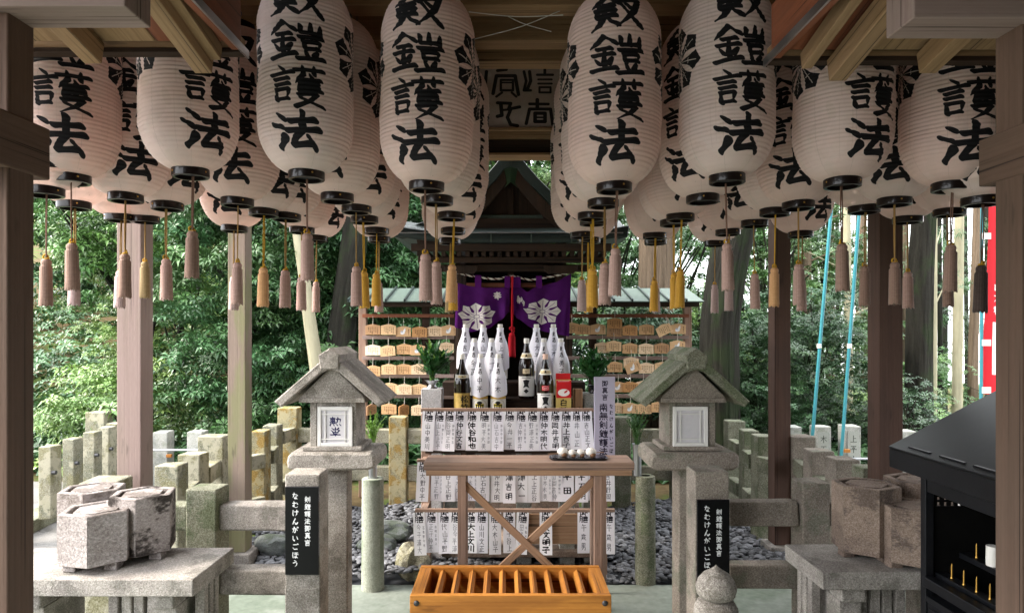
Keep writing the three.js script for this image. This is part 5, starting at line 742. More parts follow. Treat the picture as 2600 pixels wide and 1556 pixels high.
// ---------------------------------------------------------------- racks of wooden prayer plaques
{
  const Z = 6.3, tex = (bg, ink, pic) => { const [k, c] = canvas(192, 144, bg); for (let q = 0; q < 14; q++) { c.globalAlpha = 0.12; c.fillStyle = '#8a5a2a'; c.fillRect(0, rnd() * 144, 192, rr(1, 4)); } c.globalAlpha = 1; const pool = [...'山中田木大子上川井正吉文代谷和平美明'];
    if (pic) { c.fillStyle = '#e9e9ea'; c.beginPath(); c.ellipse(86, 92, 30, 22, -0.3, 0, 7); c.fill(); c.beginPath(); c.ellipse(108, 62, 15, 18, 0.3, 0, 7); c.fill(); c.beginPath(); c.ellipse(114, 40, 5, 16, 0.4, 0, 7); c.fill(); c.fillStyle = '#b8bcc4'; c.beginPath(); c.ellipse(74, 78, 16, 10, 0.5, 0, 7); c.fill(); c.fillStyle = ink; for (let j = 0; j < 4; j++) glyph(c, pick(pool), 154, 44 + j * 20, 15, 16, 2.2); }
    else { c.fillStyle = ink; for (let q = 0; q < 6; q++) for (let j = 0; j < 5 - (q % 3); j++) glyph(c, pick(pool), 150 - q * 23, 42 + j * 19, 15, 15, 2, 0.4); } const m = std({ map: canvasTex(k), roughness: 0.7 }); return m; };
  const mats = [tex('#cfa679', '#5a3c22'), tex('#dab78c', '#6a4a30'), tex('#bd8d5c', '#3a2210'), tex('#dfc4a2', '#7a5a40'), tex('#d0aa80', '#4a2c14', true), tex('#b08a66', '#3a2818'), tex('#e8dcc6', '#8a7a60')], face = (w, h) => { const g = extrude([[-w / 2, 0], [w / 2, 0], [w / 2, h * 0.82], [0, h], [-w / 2, h * 0.82]], 0.009, 0.001), p = g.attributes.position, uv = g.attributes.uv; for (let i = 0; i < p.count; i++) uv.setXY(i, p.getX(i) / w + 0.5, p.getY(i) / h); return g; }, shape = face(0.138, 0.1);
  const racks = [['pale leaning tree trunk', [918, 1152], 916, [[946, 836, 5], [986, 836, 1], [1024, 841, 4], [1065, 842, 2], [1104, 840, 3], [1140, 838, 4], [946, 888, 6], [985, 890, 1, 5], [1026, 886, 0], [1060, 888, 4], [1133, 882, 3], [946, 941, 0], [987, 937, 1], [1025, 937, 0], [1063, 937, 3], [989, 985, 1], [1026, 988, 3], [1064, 988, 1], [944, 1039, 5, 0, 1.1], [987, 1038, 0], [1026, 1040, 2, 0, 1.0], [1063, 1041, 3]]],
    ['thick fluted cedar trunk', [1440, 1752], 1752, [[1452, 832, 1], [1480, 836, 0], [1519, 835, 4], [1561, 820, 2], [1560, 841, 5], [1600, 838, 2], [1642, 836, 0], [1692, 835, 1, 24], [1723, 834, 4], [1530, 882, 3], [1559, 878, 1], [1600, 884, 0], [1641, 885, 3], [1681, 884, 5], [1721, 877, 4], [1562, 931, 0], [1603, 920, 3], [1612, 931, 4, 20], [1642, 934, 3], [1682, 932, 1], [1570, 982, 4], [1601, 982, 2], [1634, 980, 3], [1569, 1036, 3], [1601, 1036, 4], [1636, 1037, 1], [1674, 1033, 0]]]];
  const nth = ['first', 'second', 'third', 'fourth', 'fifth', 'sixth', 'seventh', 'eighth', 'ninth'];
  racks.forEach(([by, [a, b], post, list], ri) => {
    const t = thing('plaque_rack', `wooden rack of prayer plaques under a green sheet roof by the ${by}`, 'rack', [wx((a + b) / 2, Z), 0, Z]), X0 = wx(a, Z), X1 = wx(b, Z), lo = ri ? -1 : 1;
    for (const px of ri ? [1446, 1752, 1508] : [916, 1078, 1150]) part('post', bx(wx(px, Z) - 0.035, wx(px, Z) + 0.035, 0, 1.82, Z + 0.06, Z + 0.13, 0.004), px === post ? M.deskWood : M.darkWood, t);
    part('top_rail', bx(X0, X1, wy(806, Z), wy(797, Z), Z + 0.02, Z + 0.055, 0.002), M.red, t);
    for (const y of [852, 905, 951, 1002]) part('shelf_rail', bx(X0, X1, wy(y + 9, Z), wy(y, Z), Z + 0.02, Z + 0.055, 0.002), M.post, t);
    part('eave_beam', bx(X0 - 0.05, X1 + 0.05, wy(779, 6.2), wy(768, 6.2), 6.16, 6.24, 0.003), M.darkWood, t);
    const n = ri ? 8 : 6; for (let k = 0; k < n; k++) { const x0 = X0 - 0.08 + (X1 - X0 + 0.16) * k / n, x1 = X0 - 0.08 + (X1 - X0 + 0.16) * (k + 1) / n - 0.004; part('roof_sheet', bar(V((x0 + x1) / 2, wy(766, 6.1), -6.1), V((x0 + x1) / 2, wy(733, 6.7), -6.7), x1 - x0, 0.012, 0.002), M.sheetGreen, t); part('roof_batten', bar(V(x0, wy(763, 6.1), -6.095), V(x0, wy(730, 6.7), -6.7), 0.016, 0.03, 0.002), M.copper, t); }
    const seen = new Map(); const rowOf = (y) => (y < 855 ? 0 : y < 905 ? 1 : y < 957 ? 2 : y < 1010 ? 3 : 4);
    list.forEach(([px, py, mi, tilt = 0, turn = 0], i) => { const r = rowOf(py), k = seen.get(r) ?? 0; seen.set(r, k + 1); const total = list.filter((e) => rowOf(e[1]) === r).length, from = ri ? k + 1 : total - k, Zp = Z - 0.014 - (k % 2) * 0.014 - (tilt ? 0.022 : 0), x = wx(px, Zp), y = wy(py, Zp) - 0.05;
      const o = thing('prayer_plaque', `wooden prayer plaque, ${nth[r]} row down, ${nth[from - 1]} from the shrine, by the ${by}`, 'prayer plaque', [x, y, Zp], 'prayer plaques on the racks');
      const b = new THREE.Mesh(shape, mats[mi]); b.name = 'board'; b.position.set(0, 0, 0); b.rotation.set(0, turn, tilt * Math.PI / 180); o.add(b);
      const w = new THREE.Mesh(tube([V(0, 0.09, 0.001), V(0.002, 0.13, 0.0), V(0, r < 4 || true ? 0.168 : 0.2, -0.006)], 0.0022, 4, 5), M.emaHang); w.name = 'hanging_string'; o.add(w); });
  });
}
// ---------------------------------------------------------------- black candle stove
{
  const t = thing('candle_stove', 'black steel candle stove with a pitched roof and open sooty chamber', 'candle stove', [1.9, 0, 2.2]), x0 = 1.475, x1 = 2.35, z0 = 1.98, z1 = 2.43;
  part('corner_post', bx(x0, x0 + 0.03, 0, 1.06, z1 - 0.03, z1, 0.003), M.stove, t); part('corner_post', bx(x0, x0 + 0.03, 0, 1.06, z0, z0 + 0.03, 0.003), M.stove, t);
  part('floor_plate', bx(x0 + 0.002, x1, 0.60, 0.62, z0 + 0.002, z1 - 0.002, 0.002), M.stove, t);
  part('front_sill', bx(x0 - 0.012, x0 + 0.028, 0.655, 0.69, z0 + 0.031, z1 - 0.031, 0.003), M.stove, t);
  part('lower_panel', bx(x0 + 0.006, x0 + 0.02, 0.05, 0.598, z0 + 0.031, z1 - 0.031, 0.002), M.stove, t);
  part('drawer_front', bx(x0 - 0.004, x0 + 0.005, 0.40, 0.585, z0 + 0.05, z1 - 0.05, 0.003), M.stove, t);
  part('head_panel', bx(x0 + 0.004, x0 + 0.02, 0.985, 1.06, z0 + 0.031, z1 - 0.031, 0.002), M.stove, t);
  part('back_panel', bx(x1, x1 + 0.01, 0.62, 1.06, z0, z1, 0), M.soot, t); part('end_panel', bx(x0 + 0.031, x1, 0.62, 1.06, z0 + 0.002, z0 + 0.01, 0), M.soot, t);
  part('end_panel', bx(x0 + 0.031, x1, 0.05, 0.93, z1 - 0.012, z1 - 0.004, 0), M.soot, t); part('end_panel', bx(x0 + 0.031, x1, 1.012, 1.06, z1 - 0.012, z1 - 0.004, 0), M.soot, t);
  for (let r = 0; r < 4; r++) part('grille_bar', bx(x0 + 0.031, x1, 0.944 + r * 0.018, 0.952 + r * 0.018, z1 - 0.0118, z1 - 0.0042, 0), M.soot, t);
  for (let k = 0; k < 34; k++) part('grille_bar', bx(x0 + 0.04 + k * 0.0245, x0 + 0.053 + k * 0.0245, 0.931, 1.011, z1 - 0.0115, z1 - 0.0045, 0), M.soot, t);
  for (const [x, y] of [[1.535, 0.70], [1.62, 0.77]]) { const r = part('candle_rail', bx(x - 0.02, x + 0.02, y - 0.02, y, z0 + 0.02, z1 - 0.02, 0.002), M.stove, t); for (let k = 0; k < 6; k++) part('spike', lathe([[0.006, 0], [0.004, 0.006], [0.003, 0.04], [0.0004, 0.05]], 8).translate(x, y, -(z0 + 0.06 + k * 0.062)), M.brass, r); }
  lone('candle', 'short white candle standing in the black stove', 'candle', uvBox(new THREE.CylinderGeometry(0.02, 0.021, 0.065, 18).translate(1.62, 0.803, -2.27)), M.candle, [1.62, 0.77, 2.27]);
  const ex = 1.385, rx = 2.0, ey = 1.10, ry = 1.45; // roof: two slopes, ridge away from the aisle
  part('roof_slope', bar(V(ex - 0.005, ey + 0.03, -2.13), V(rx, ry, -2.13), 0.66, 0.012, 0.002), M.stove, t);
  part('roof_slope', bar(V(2.62, ey + 0.03, -2.13), V(rx + 0.002, ry, -2.13), 0.66, 0.012, 0.002), M.stove, t);
  part('eave_fascia', bx(ex, ex + 0.012, ey - 0.04, ey + 0.025, 1.8, 2.467, 0.002), M.stove, t); part('soffit', bx(ex + 0.013, x0 + 0.2, ey - 0.04, ey - 0.03, 1.8, 2.46, 0), M.soot, t);
  for (const z of [1.92, 2.08, 2.25]) part('roof_flap', bx(ex + 0.01, ex + 0.07, ey + 0.045, ey + 0.05, z, z + 0.12, 0.001), M.stove, t);
  part('gable_end', extrude([[ex + 0.02, ey + 0.02], [2.6, ey + 0.02], [rx, ry - 0.02]], 0.008).translate(0, 0, -2.44), M.soot, t);
}
// ---------------------------------------------------------------- teal banner poles and red banner
{
  const pole = (a, b, Z, lab, joint) => { const t = thing('banner_pole', lab, 'pole', [wx(b[0], Z), Math.max(0, wy(b[1], Z)), Z]); part('tube', tube([V(wx(b[0], Z), wy(b[1], Z), -Z), V((wx(a[0], Z) + wx(b[0], Z)) / 2, (wy(a[1], Z) + wy(b[1], Z)) / 2, -Z), V(wx(a[0], Z), wy(a[1], Z), -Z)], 0.015, 6, 10), M.teal, t); if (joint) part('joint', new THREE.CylinderGeometry(0.02, 0.02, 0.04, 12).translate(wx(joint[0], Z), wy(joint[1], Z), -Z), M.white, t); };
  pole([2135, 250], [2064, 1105], 6.28, 'thin teal pole leaning past the fence post beside the dark pavilion post', [2081, 878]);
  pole([2204, 250], [2137, 1160], 6.28, 'thin teal pole clamped to the fence post beside the reddish pavilion post', [2158, 878]);
  pole([2497, 200], [2492, 1180], 6.5, 'teal pole carrying the red banner');
  const Z = 6.48, t = thing('banner', 'red banner with white lettering on the teal pole', 'banner', [wx(2560, Z), wy(1000, Z), Z]), [k, c] = canvas(256, 1024, '#c8202c'); c.fillStyle = '#ece6e2'; ['子', '山', '田', '文'].forEach((ch, i) => glyph(c, ch, 96, 180 + i * 190, 120, 150, 24)); for (let i = 0; i < 3; i++) glyph(c, ['明', '石', '和'][i], 40, 560 + i * 46, 34, 36, 5); c.fillRect(38, 720, 22, 220); c.strokeStyle = '#ece6e2'; c.lineWidth = 16; for (const y of [860, 920]) { c.beginPath(); c.arc(110, y, 34, 0, 7); c.stroke(); }
  const g = new THREE.PlaneGeometry(1, 1, 8, 16), p = g.attributes.position; for (let i = 0; i < p.count; i++) { const u = p.getX(i) + 0.5, v = 0.5 - p.getY(i), px = 2512 - 15 * v + u * 165, py = 380 + v * (620 + 14 * u); p.setXYZ(i, wx(px, Z), wy(py, Z), -Z + 0.02 * Math.sin(u * 7 + v * 5)); } g.computeVertexNormals();
  part('cloth', g, std({ map: canvasTex(k), roughness: 0.8, transmission: 0.25, side: THREE.DoubleSide }), t);
  for (const y of [600, 870, 990]) part('tab', bx(wx(2491, Z), wx(2514, Z), wy(y + 8, Z), wy(y - 8, Z), Z - 0.022, Z - 0.02, 0), M.white, t);
}
// ---------------------------------------------------------------- trees
function rosette(n, L, w, droop, up) {                        // a whorl of folded leaves
  const pos = [];
  for (let i = 0; i < n; i++) { const a = i / n * 6.283 + rr(-0.3, 0.3), l = L * rr(0.7, 1.1), el = up + rr(-0.25, 0.25), d = V(Math.cos(a) * Math.cos(el), Math.sin(el), Math.sin(a) * Math.cos(el)), s = V(-Math.sin(a), 0, Math.cos(a)), o = d.clone().multiplyScalar(L * 0.1);
    const m = o.clone().addScaledVector(d, l * 0.5), e = o.clone().addScaledVector(d, l).add(V(0, -droop * l, 0)), x = m.clone().addScaledVector(s, w / 2).add(V(0, w * 0.16, 0)), y = m.clone().addScaledVector(s, -w / 2).add(V(0, w * 0.16, 0));
    for (const q of [o, x, m, o, m, y, x, e, m, m, e, y]) pos.push(q.x, q.y, q.z); }
  const g = new THREE.BufferGeometry(); g.setAttribute('position', new THREE.Float32BufferAttribute(pos, 3)); g.computeVertexNormals(); return g;
}
const leafKinds = { broad: [rosette(7, 0.13, 0.042, 0.35, 0.15), rosette(6, 0.12, 0.036, 0.45, 0.0)], fine: [rosette(9, 0.085, 0.024, 0.3, 0.2), rosette(8, 0.075, 0.026, 0.2, 0.3)], needle: [rosette(11, 0.12, 0.012, 0.5, -0.1), rosette(10, 0.10, 0.011, 0.3, 0.2)] };
const foliage = (o = {}) => new THREE.MeshPhysicalMaterial({ color: 0xffffff, roughness: 0.36, specularIntensity: 0.7, transmission: 0.3, side: THREE.DoubleSide, ...o });
const folMat = foliage(), mt4 = new THREE.Matrix4(), qq = new THREE.Quaternion(), col = new THREE.Color();
function leaves(t, kind, boughs, per, rad, base3, vary = 0.35, sc = 1, flat = 0.45) {   // boughs: list of points in world metres
  const b = base.get(t), geos = leafKinds[kind];
  geos.forEach((g, gi) => { const list = boughs.filter((_, i) => i % geos.length === gi), im = new THREE.InstancedMesh(g, folMat, list.length * per); let k = 0;
    for (const p of list) { const tone = rr(0.6, 1.35), yel = rr(-0.2, 0.5) * vary, dir = rr(0, 6.3);
      for (let j = 0; j < per; j++) { const r = rad * Math.pow(rnd(), 0.6), a = rr(0, 6.3), x = Math.cos(a) * r, z = Math.sin(a) * r, y = rr(-1, 1) * rad * flat * 0.6 - 0.35 * r * r / rad + 0.15 * x * Math.cos(dir);
        qq.setFromEuler(new THREE.Euler(rr(-0.6, 0.6) + z * 0.6, rr(0, 6.3), rr(-0.6, 0.6) - x * 0.6)); const s = sc * rr(0.65, 1.25); mt4.compose(V(p.x + x - b[0], p.y + y - b[1], p.z + z - b[2]), qq, V(s, s, s)); im.setMatrixAt(k, mt4);
        const v = tone * rr(0.75, 1.25); im.setColorAt(k, col.setRGB(base3[0] * v * (1 + yel), base3[1] * v * (1 + yel * 0.35), base3[2] * v * (1 - yel * 0.5))); k++; } }
    im.name = 'crown'; im.userData.kind = 'stuff'; im.castShadow = im.receiveShadow = true; t.add(im); });
}
function trunkGeo(pts, r0, r1, flute = 0.06, n = 14, sides = 16) { const o = rr(0, 9); return tube(pts, (tt, a) => (r0 + (r1 - r0) * tt) * (1 + (tt < 0.08 ? 0.5 * (1 - tt / 0.08) ** 2 : 0) + flute * Math.sin(a * 5 + o + tt * 2) + flute * 0.6 * Math.sin(a * 11 + tt * 7 + o)), n, sides); }
function broadleaf(name, label, X, Z, { y0 = 0.3, y1 = 4, rx = 1.1, rz = 0.9, boughs = 70, per = 31, rad = 0.34, color = [0.075, 0.19, 0.06], kind = 'broad', lean = 0, sc = 0.84, r = 0.07, group = 'broadleaf trees round the shrine', bark = M.bark }) {
  const gy = landY(X, Z), t = thing(name, label, 'tree', [X, gy, Z], group), list = [], cy = (y0 + y1) / 2, hy = (y1 - y0) / 2;
  for (let i = 0; i < boughs; i++) { const a = rr(0, 6.283), u = rr(-1, 1), s = Math.sqrt(1 - u * u), k = Math.pow(rnd(), 0.4); list.push(V(X + lean * (0.5 + u / 2) + Math.cos(a) * s * rx * k, gy + cy + u * hy * (0.4 + 0.6 * k), -Z + Math.sin(a) * s * rz * k)); }
  part('trunk', trunkGeo([V(X, gy - 0.1, -Z), V(X + lean * 0.3 + rr(-0.1, 0.1), gy + y1 * 0.3, -Z), V(X + lean * 0.7, gy + y1 * 0.62, -Z + 0.1), V(X + lean, gy + y1 * 0.9, -Z)], r, r * 0.35, 0.05, 10, 10), bark, t);
  const limbs = []; for (let i = 0; i < 14; i++) { const e = list[Math.floor(rnd() * list.length)], f = rr(0.2, 0.6), s0 = V(X + lean * f, gy + y1 * f, -Z); if (e.y > s0.y - 0.2) limbs.push(tube([s0, s0.clone().lerp(e, 0.5).add(V(rr(-0.1, 0.1), 0.15, rr(-0.1, 0.1))), e], (tt) => Math.max(0.012, r * 0.4) * (1 - 0.75 * tt), 6, 6)); }
  if (limbs.length) part('limbs', join(limbs), bark, t);
  leaves(t, kind, list, per, rad, color, 0.5, sc); return t;
}
{
  const B = broadleaf, G1 = [0.056, 0.135, 0.05], G2 = [0.082, 0.18, 0.052], G3 = [0.04, 0.098, 0.04], Y = [0.14, 0.24, 0.068];
  B('evergreen_tree', 'dense glossy evergreen tree between the two pavilion posts', -3.05, 7.9, { y0: 0.2, y1: 3.9, rx: 0.95, boughs: 100, color: G1 });
  B('evergreen_tree', 'dense glossy evergreen tree behind the mossy pavilion post', -2.35, 8.2, { y0: 0.2, y1: 4.2, rx: 0.9, boughs: 100, color: G1 });
  B('evergreen_tree', 'evergreen tree with drooping leaves behind the pale leaning trunk', -1.75, 8.7, { y0: 0.3, y1: 4.4, rx: 0.9, boughs: 90, color: G1 });
  B('evergreen_tree', 'evergreen tree with drooping leaves behind the plaque rack by the pale trunk', -0.95, 9.0, { y0: 0.3, y1: 4.4, rx: 0.9, boughs: 90, color: G1 });
  B('evergreen_tree', 'leafy tree overhanging the close set mossy fence', -4.4, 8.4, { y0: 2.0, y1: 4.4, rx: 1.3, boughs: 80, color: G2, lean: -0.3 });
  B('evergreen_tree', 'low yellowish green bush behind the close set mossy fence', -4.3, 7.7, { y0: 0.15, y1: 1.25, rx: 0.9, boughs: 34, color: Y, r: 0.03 });
  B('evergreen_tree', 'slender dark stemmed young tree beyond the close set fence', -4.55, 9.2, { y0: 0.6, y1: 3.6, rx: 0.9, boughs: 26, color: Y, kind: 'fine', per: 18, lean: 0.5, r: 0.05 });
  B('evergreen_tree', 'pale green tree in the bright clearing beyond the fence', -6.2, 12.0, { y0: 0.2, y1: 4.6, rx: 1.6, boughs: 110, color: Y, kind: 'fine', sc: 1.3 });
  B('evergreen_tree', 'pale green tree beside the bright clearing behind the glossy evergreens', -4.6, 12.6, { y0: 0.2, y1: 4.8, rx: 1.6, boughs: 110, color: Y, kind: 'fine', sc: 1.3 });
  B('evergreen_tree', 'mid green tree behind the glossy evergreens', -3.2, 11.2, { y0: 0.2, y1: 5.2, rx: 1.5, boughs: 110, color: G2, sc: 1.2 });
  B('evergreen_tree', 'mid green tree behind the tree with the pale leaning trunk', -1.6, 11.8, { y0: 0.2, y1: 5.4, rx: 1.5, boughs: 110, color: G2, sc: 1.2 });
  B('evergreen_tree', 'bright green tree rising behind the shrine gable', 0.2, 11.0, { y0: 0.6, y1: 6.6, rx: 1.7, boughs: 190, color: Y, sc: 1.2, kind: 'fine' });
  B('evergreen_tree', 'bright green tree behind the fluted cedar', 1.9, 12.0, { y0: 0.3, y1: 5.4, rx: 1.5, boughs: 90, color: G2, kind: 'fine', sc: 1.2 });
  B('evergreen_tree', 'dark leafy shrub behind the plaque rack by the fluted cedar', 1.3, 8.4, { y0: 0.2, y1: 2.3, rx: 0.9, boughs: 60, color: G3 });
  B('evergreen_tree', 'dark green shrub beside the thick curved dark trunk', 2.85, 7.9, { y0: 0.1, y1: 1.75, rx: 0.8, boughs: 70, color: G3, kind: 'fine', r: 0.03 });
  B('evergreen_tree', 'dark green shrub behind the teal banner poles', 3.7, 8.3, { y0: 0.1, y1: 2.1, rx: 0.9, boughs: 80, color: G3, kind: 'fine', r: 0.03 });
  B('evergreen_tree', 'yellow green shrub between the thick curved trunk and the dark pavilion post', 2.7, 9.6, { y0: 0.2, y1: 2.4, rx: 0.7, boughs: 44, color: Y, kind: 'fine', r: 0.03 });
  B('evergreen_tree', 'bright fern green shrub at the foot of the dark cedar', 5.35, 9.4, { y0: -0.2, y1: 1.1, rx: 0.9, boughs: 40, color: Y, kind: 'fine', r: 0.02 });
  B('evergreen_tree', 'mid green shrub behind the red banner', 7.2, 11.5, { y0: -0.2, y1: 1.6, rx: 1.2, boughs: 50, color: G2, kind: 'fine', r: 0.03 });
  B('evergreen_tree', 'airy maple leaning over the teal poles', 3.9, 9.8, { y0: 2.0, y1: 4.8, rx: 1.0, boughs: 60, color: G2, kind: 'fine', per: 20, r: 0.05 });
  B('evergreen_tree', 'thin leaved tree against the sky beside the curved trunk', 2.5, 10.6, { y0: 2.2, y1: 5.2, rx: 1.3, boughs: 46, color: G1, kind: 'needle', per: 16, r: 0.06 });
  B('evergreen_tree', 'small dark shrub behind the grey lettered fence', 4.4, 7.6, { y0: 0.05, y1: 0.9, rx: 0.6, boughs: 24, color: G3, kind: 'fine', r: 0.02 });
  B('evergreen_tree', 'unseen big evergreen added to shade the candle stove side of the pavilion', 4.3, 2.6, { y0: 2.0, y1: 6.5, rx: 1.9, rz: 2.4, boughs: 120, color: G3, sc: 2.2, rad: 0.6, r: 0.16 });  // out of view, added only to block sky on the stove side
  B('evergreen_tree', 'dark broad tree standing behind the dark pavilion post', 4.0, 11.6, { y0: -0.2, y1: 3.0, rx: 1.4, boughs: 90, color: G1, kind: 'fine', sc: 1.2 });
  B('evergreen_tree', 'tall dim tree behind the thick curved trunk', 3.3, 14.5, { y0: 0, y1: 5.5, rx: 1.7, boughs: 90, color: G1, kind: 'fine', sc: 1.5, rad: 0.45 });
  B('evergreen_tree', 'distant dark tree far behind the bright clearing beside the path', -12.5, 20, { y0: 0.2, y1: 8, rx: 2.6, boughs: 100, color: G1, kind: 'broad', sc: 2.4, rad: 0.55, r: 0.14 });
  B('evergreen_tree', 'distant dark tree far behind the slender dark stemmed tree', -8.6, 21, { y0: 0.2, y1: 8.5, rx: 2.6, boughs: 100, color: G1, kind: 'broad', sc: 2.4, rad: 0.55, r: 0.14 });
  B('evergreen_tree', 'distant dark tree far behind the receding lichened fence', -5.2, 22, { y0: 0.2, y1: 8.5, rx: 2.6, boughs: 100, color: G1, kind: 'broad', sc: 2.4, rad: 0.55, r: 0.14 });
  B('evergreen_tree', 'distant dark tree far behind the leaning dark trunk', -2.0, 21, { y0: 0.2, y1: 8.5, rx: 2.6, boughs: 100, color: G1, kind: 'broad', sc: 2.4, rad: 0.55, r: 0.14 });
  B('evergreen_tree', 'distant tree far behind the shrine gable', 0.9, 19, { y0: 0.2, y1: 8.5, rx: 2.4, boughs: 110, color: G2, kind: 'broad', sc: 2.2, rad: 0.55, r: 0.14 });
  B('evergreen_tree', 'distant tree far behind the fluted cedar trunk', 3.0, 20, { y0: -0.4, y1: 6.0, rx: 2.0, boughs: 80, color: G1, kind: 'fine', sc: 2.4, rad: 0.55, r: 0.14 });
  B('evergreen_tree', 'low distant thicket beyond the banner poles', 6.6, 19, { y0: -1.4, y1: 2.4, rx: 2.4, boughs: 80, color: G1, kind: 'fine', sc: 2.4, rad: 0.55, r: 0.14 });
  B('evergreen_tree', 'low distant thicket beyond the black cedar', 10.0, 20, { y0: -1.6, y1: 1.6, rx: 2.4, boughs: 70, color: G1, kind: 'fine', sc: 2.4, rad: 0.55, r: 0.14 });
  B('evergreen_tree', 'fine leaved tree behind the first teal pole', 4.9, 13.2, { y0: -0.4, y1: 5.2, rx: 1.3, boughs: 90, color: G2, kind: 'fine', sc: 1.4, rad: 0.5, r: 0.07 });
  B('evergreen_tree', 'fine leaved tree behind the reddish pavilion post', 6.5, 14.0, { y0: -0.6, y1: 5.4, rx: 1.3, boughs: 80, color: G2, kind: 'fine', sc: 1.4, rad: 0.5, r: 0.07 });
  B('evergreen_tree', 'sparse tree between the mossy trunk and the red banner', 9.3, 15.0, { y0: -0.8, y1: 4.6, rx: 1.6, boughs: 40, color: G1, kind: 'needle', sc: 1.5, rad: 0.5, r: 0.07 });
  B('evergreen_tree', 'sparse tree behind the black cedar', 8.0, 16.5, { y0: -0.8, y1: 5.4, rx: 1.6, boughs: 44, color: G1, kind: 'needle', sc: 1.6, rad: 0.5, r: 0.07 });
  B('evergreen_tree', 'grey green tree far beyond the teal poles', 5.0, 14.5, { y0: -0.6, y1: 2.4, rx: 1.6, boughs: 70, color: G1, kind: 'fine', sc: 1.3 });
  B('evergreen_tree', 'tall tree far up the slope behind the bright clearing', -8.5, 16.0, { y0: 0.4, y1: 7, rx: 2.4, boughs: 110, color: G2, sc: 1.8, rad: 0.5 });
  B('evergreen_tree', 'tall tree far up the slope behind the glossy evergreens', -5.0, 17.0, { y0: 0.4, y1: 7, rx: 2.4, boughs: 110, color: Y, sc: 1.8, rad: 0.5 });
  B('evergreen_tree', 'tall tree far up the slope behind the pale leaning trunk', -2.0, 17.0, { y0: 0.4, y1: 7, rx: 2.4, boughs: 110, color: G2, sc: 1.8, rad: 0.5 });
}
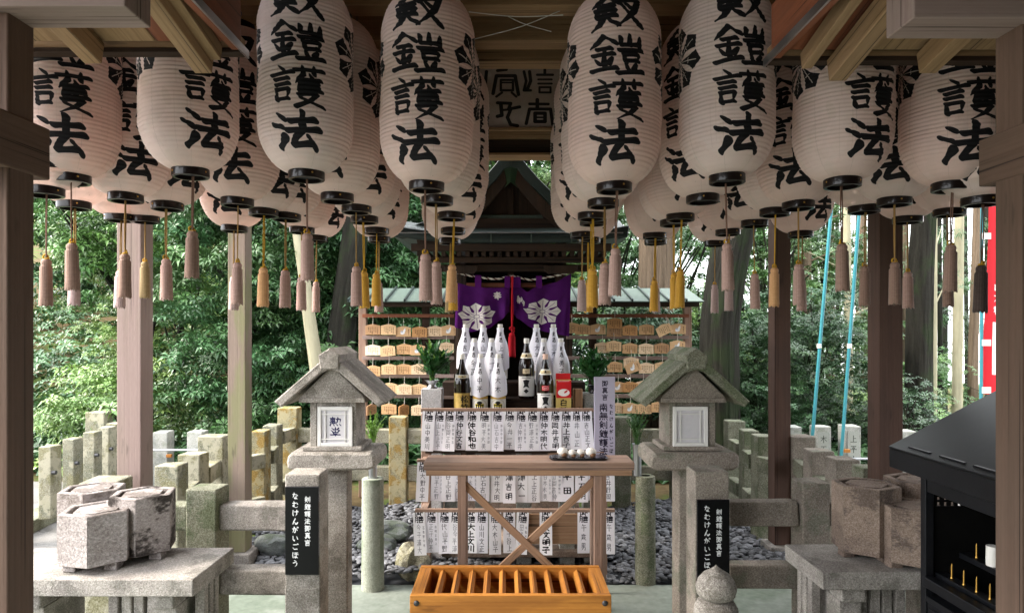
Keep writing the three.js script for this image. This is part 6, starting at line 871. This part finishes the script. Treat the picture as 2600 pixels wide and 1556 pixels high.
{ // single trunks
  const at = (px, py, Z) => V(wx(px, Z), wy(py, Z), -Z);
  const trunk = (name, label, pts, r0, r1, m, crown, flute = 0.05) => { const b = pts[0], t = thing(name, label, 'tree', [b.x, b.y, -b.z], crown?.group); part('trunk', trunkGeo(pts, r0, r1, flute, 26, 24), m, t); if (crown) { const top = pts[pts.length - 1], l = []; for (let i = 0; i < crown.n; i++) l.push(V(top.x + rr(-1, 1) * crown.r, crown.y0 + rnd() * (crown.y1 - crown.y0), top.z + rr(-1, 1) * crown.r * 0.7)); leaves(t, crown.kind, l, 22, 0.4, crown.c ?? [0.045, 0.115, 0.045], 0.4, crown.sc ?? 1); const lm = l.slice(0, 8).map((e) => tube([V(top.x, Math.max(b.y + 0.5, e.y - 0.4), top.z), e], (q) => r1 * 0.22 * (1 - 0.7 * q) + 0.004, 4, 6)); part('limbs', join(lm), m, t); } return t; };
  const cz = { kind: 'needle', n: 26, r: 1.4, y0: 3.4, y1: 7 };
  trunk('leaning_tree', 'thick mossy dark trunk leaning beside the plaque rack', [V(wx(845, 7.6), -0.1, -7.6), at(858, 920, 7.6), at(878, 760, 7.6), at(905, 560, 7.6), at(935, 330, 7.6), at(950, 100, 7.6)], 0.165, 0.12, M.bark, { ...cz, kind: 'broad', n: 40 });
  trunk('leaning_tree', 'dark trunk behind the pale leaning trunk', [V(wx(838, 8.3), -0.1, -8.3), at(832, 900, 8.3), at(822, 740, 8.3), at(806, 560, 8.3), at(800, 300, 8.3)], 0.08, 0.06, M.bark, { ...cz, kind: 'broad', n: 20 });
  trunk('pale_tree', 'slim pale trunk leaning between the mossy post and the dark trunk', [V(wx(835, 7.2), -0.1, -7.2), at(806, 960, 7.2), at(783, 800, 7.2), at(768, 680, 7.2), at(752, 570, 7.2), at(738, 400, 7.2)], 0.085, 0.045, M.barkPale, { ...cz, kind: 'broad', n: 16, y0: 3.2, r: 0.8 });
  trunk('curved_tree', 'thick dark curved trunk behind the blank windowed stone lantern', [V(wx(1830, 7.3), -0.1, -7.3), at(1828, 1000, 7.3), at(1826, 840, 7.3), at(1843, 700, 7.3), at(1862, 600, 7.3), at(1905, 420, 7.3), at(1930, 200, 7.3)], 0.205, 0.2, M.bark, { ...cz, kind: 'broad', n: 40, y0: 3.6 });
  trunk('cedar_tree', 'thick fluted cedar trunk behind the plaque rack', [V(wx(1665, 9), -0.1, -9), at(1666, 900, 9), at(1667, 650, 9), at(1668, 300, 9)], 0.25, 0.225, M.barkRed, { ...cz, group: 'cedars' }, 0.03);
  trunk('cedar_tree', 'thick black cedar trunk beside the reddish pavilion post', [V(wx(2331, 8.4), -0.4, -8.4), at(2333, 950, 8.4), at(2338, 700, 8.4), at(2347, 540, 8.4), at(2352, 300, 8.4)], 0.165, 0.125, M.bark, { ...cz, n: 12, group: 'cedars' }, 0.05);
  const far = [[2371, 2374, 10, 0.05, M.barkPale, 'pale slim trunk close behind the black cedar'], [2432, 2440, 10.5, 0.075, M.barkPale, 'mossy green trunk standing clear against the sky'], [2472, 2490, 11, 0.075, M.barkRed, 'leaning reddish trunk near the red banner'], [2052, 2048, 13, 0.09, M.barkRed, 'grey cedar trunk behind the first teal pole'], [2108, 2110, 15, 0.1, M.barkRed, 'distant cedar trunk between the teal poles'], [2155, 2150, 12, 0.07, M.barkPale, 'slim grey trunk behind the second teal pole'], [2196, 2190, 16, 0.09, M.barkRed, 'distant cedar trunk beside the reddish pavilion post'], [2022, 2030, 17, 0.09, M.barkRed, 'distant cedar trunk beside the dark pavilion post'], [1930, 1936, 14, 0.09, M.barkRed, 'cedar trunk beyond the thick curved trunk'], [2300, 2300, 14, 0.07, M.barkRed, 'slim trunk half behind the black cedar'], [2400, 2404, 18, 0.07, M.bark, 'thin distant trunk against the bright sky'], [2070, 2072, 18, 0.07, M.bark, 'thin dark trunk far behind the first teal pole'], [2128, 2126, 19, 0.06, M.bark, 'thin dark trunk far between the teal poles'], [2178, 2180, 18.5, 0.06, M.barkRed, 'thin reddish trunk far behind the second teal pole'], [2512, 2510, 13, 0.07, M.bark, 'dark trunk behind the red banner'], [2388, 2386, 14, 0.05, M.bark, 'thin dark trunk next to the pale slim trunk'], [2455, 2452, 20, 0.06, M.bark, 'very thin distant trunk between the mossy and leaning trunks']];
  for (const [b, tp, Z, r, m, lab] of far) trunk('cedar_tree', lab, [V(wx(b, Z), landY(wx(b, Z), Z) - 0.2, -Z), at(b + 1, 900, Z), at((b + tp) / 2, 650, Z), at(tp, 300, Z)], r, r * 0.8, m, { ...cz, n: 11, r: 1.2, y0: 2.0, y1: 7, group: 'cedars' }, 0.04);
}
{ // ground plants on the slope, beyond counting
  const im = new THREE.InstancedMesh(leafKinds.broad[0], folMat, 9000); for (let i = 0; i < 9000; i++) { let x, Z; do { Z = 7.1 + 16 * Math.pow(rnd(), 1.6); x = rr(-1, 1) * Z * 0.85; } while (x < -2.5 && x > -9 && Z < 7.3); qq.setFromEuler(new THREE.Euler(rr(-0.5, 0.5), rr(0, 6.3), rr(-0.5, 0.5))); const s = rr(0.8, 2.2); mt4.compose(V(x, landY(x, Z) + rr(0, 0.25), -Z), qq, V(s, s, s)); im.setMatrixAt(i, mt4); const v = rr(0.5, 1.4); im.setColorAt(i, col.setRGB(0.055 * v, 0.13 * v, 0.045 * v)); }
  im.name = 'undergrowth'; im.userData = { kind: 'stuff', label: 'leafy green undergrowth covering the slope behind the fences', category: 'undergrowth' }; scene.add(im);
}
scene.traverse((o) => { if (o.isMesh) o.castShadow = o.receiveShadow = true; });
renderer.render(scene, camera);
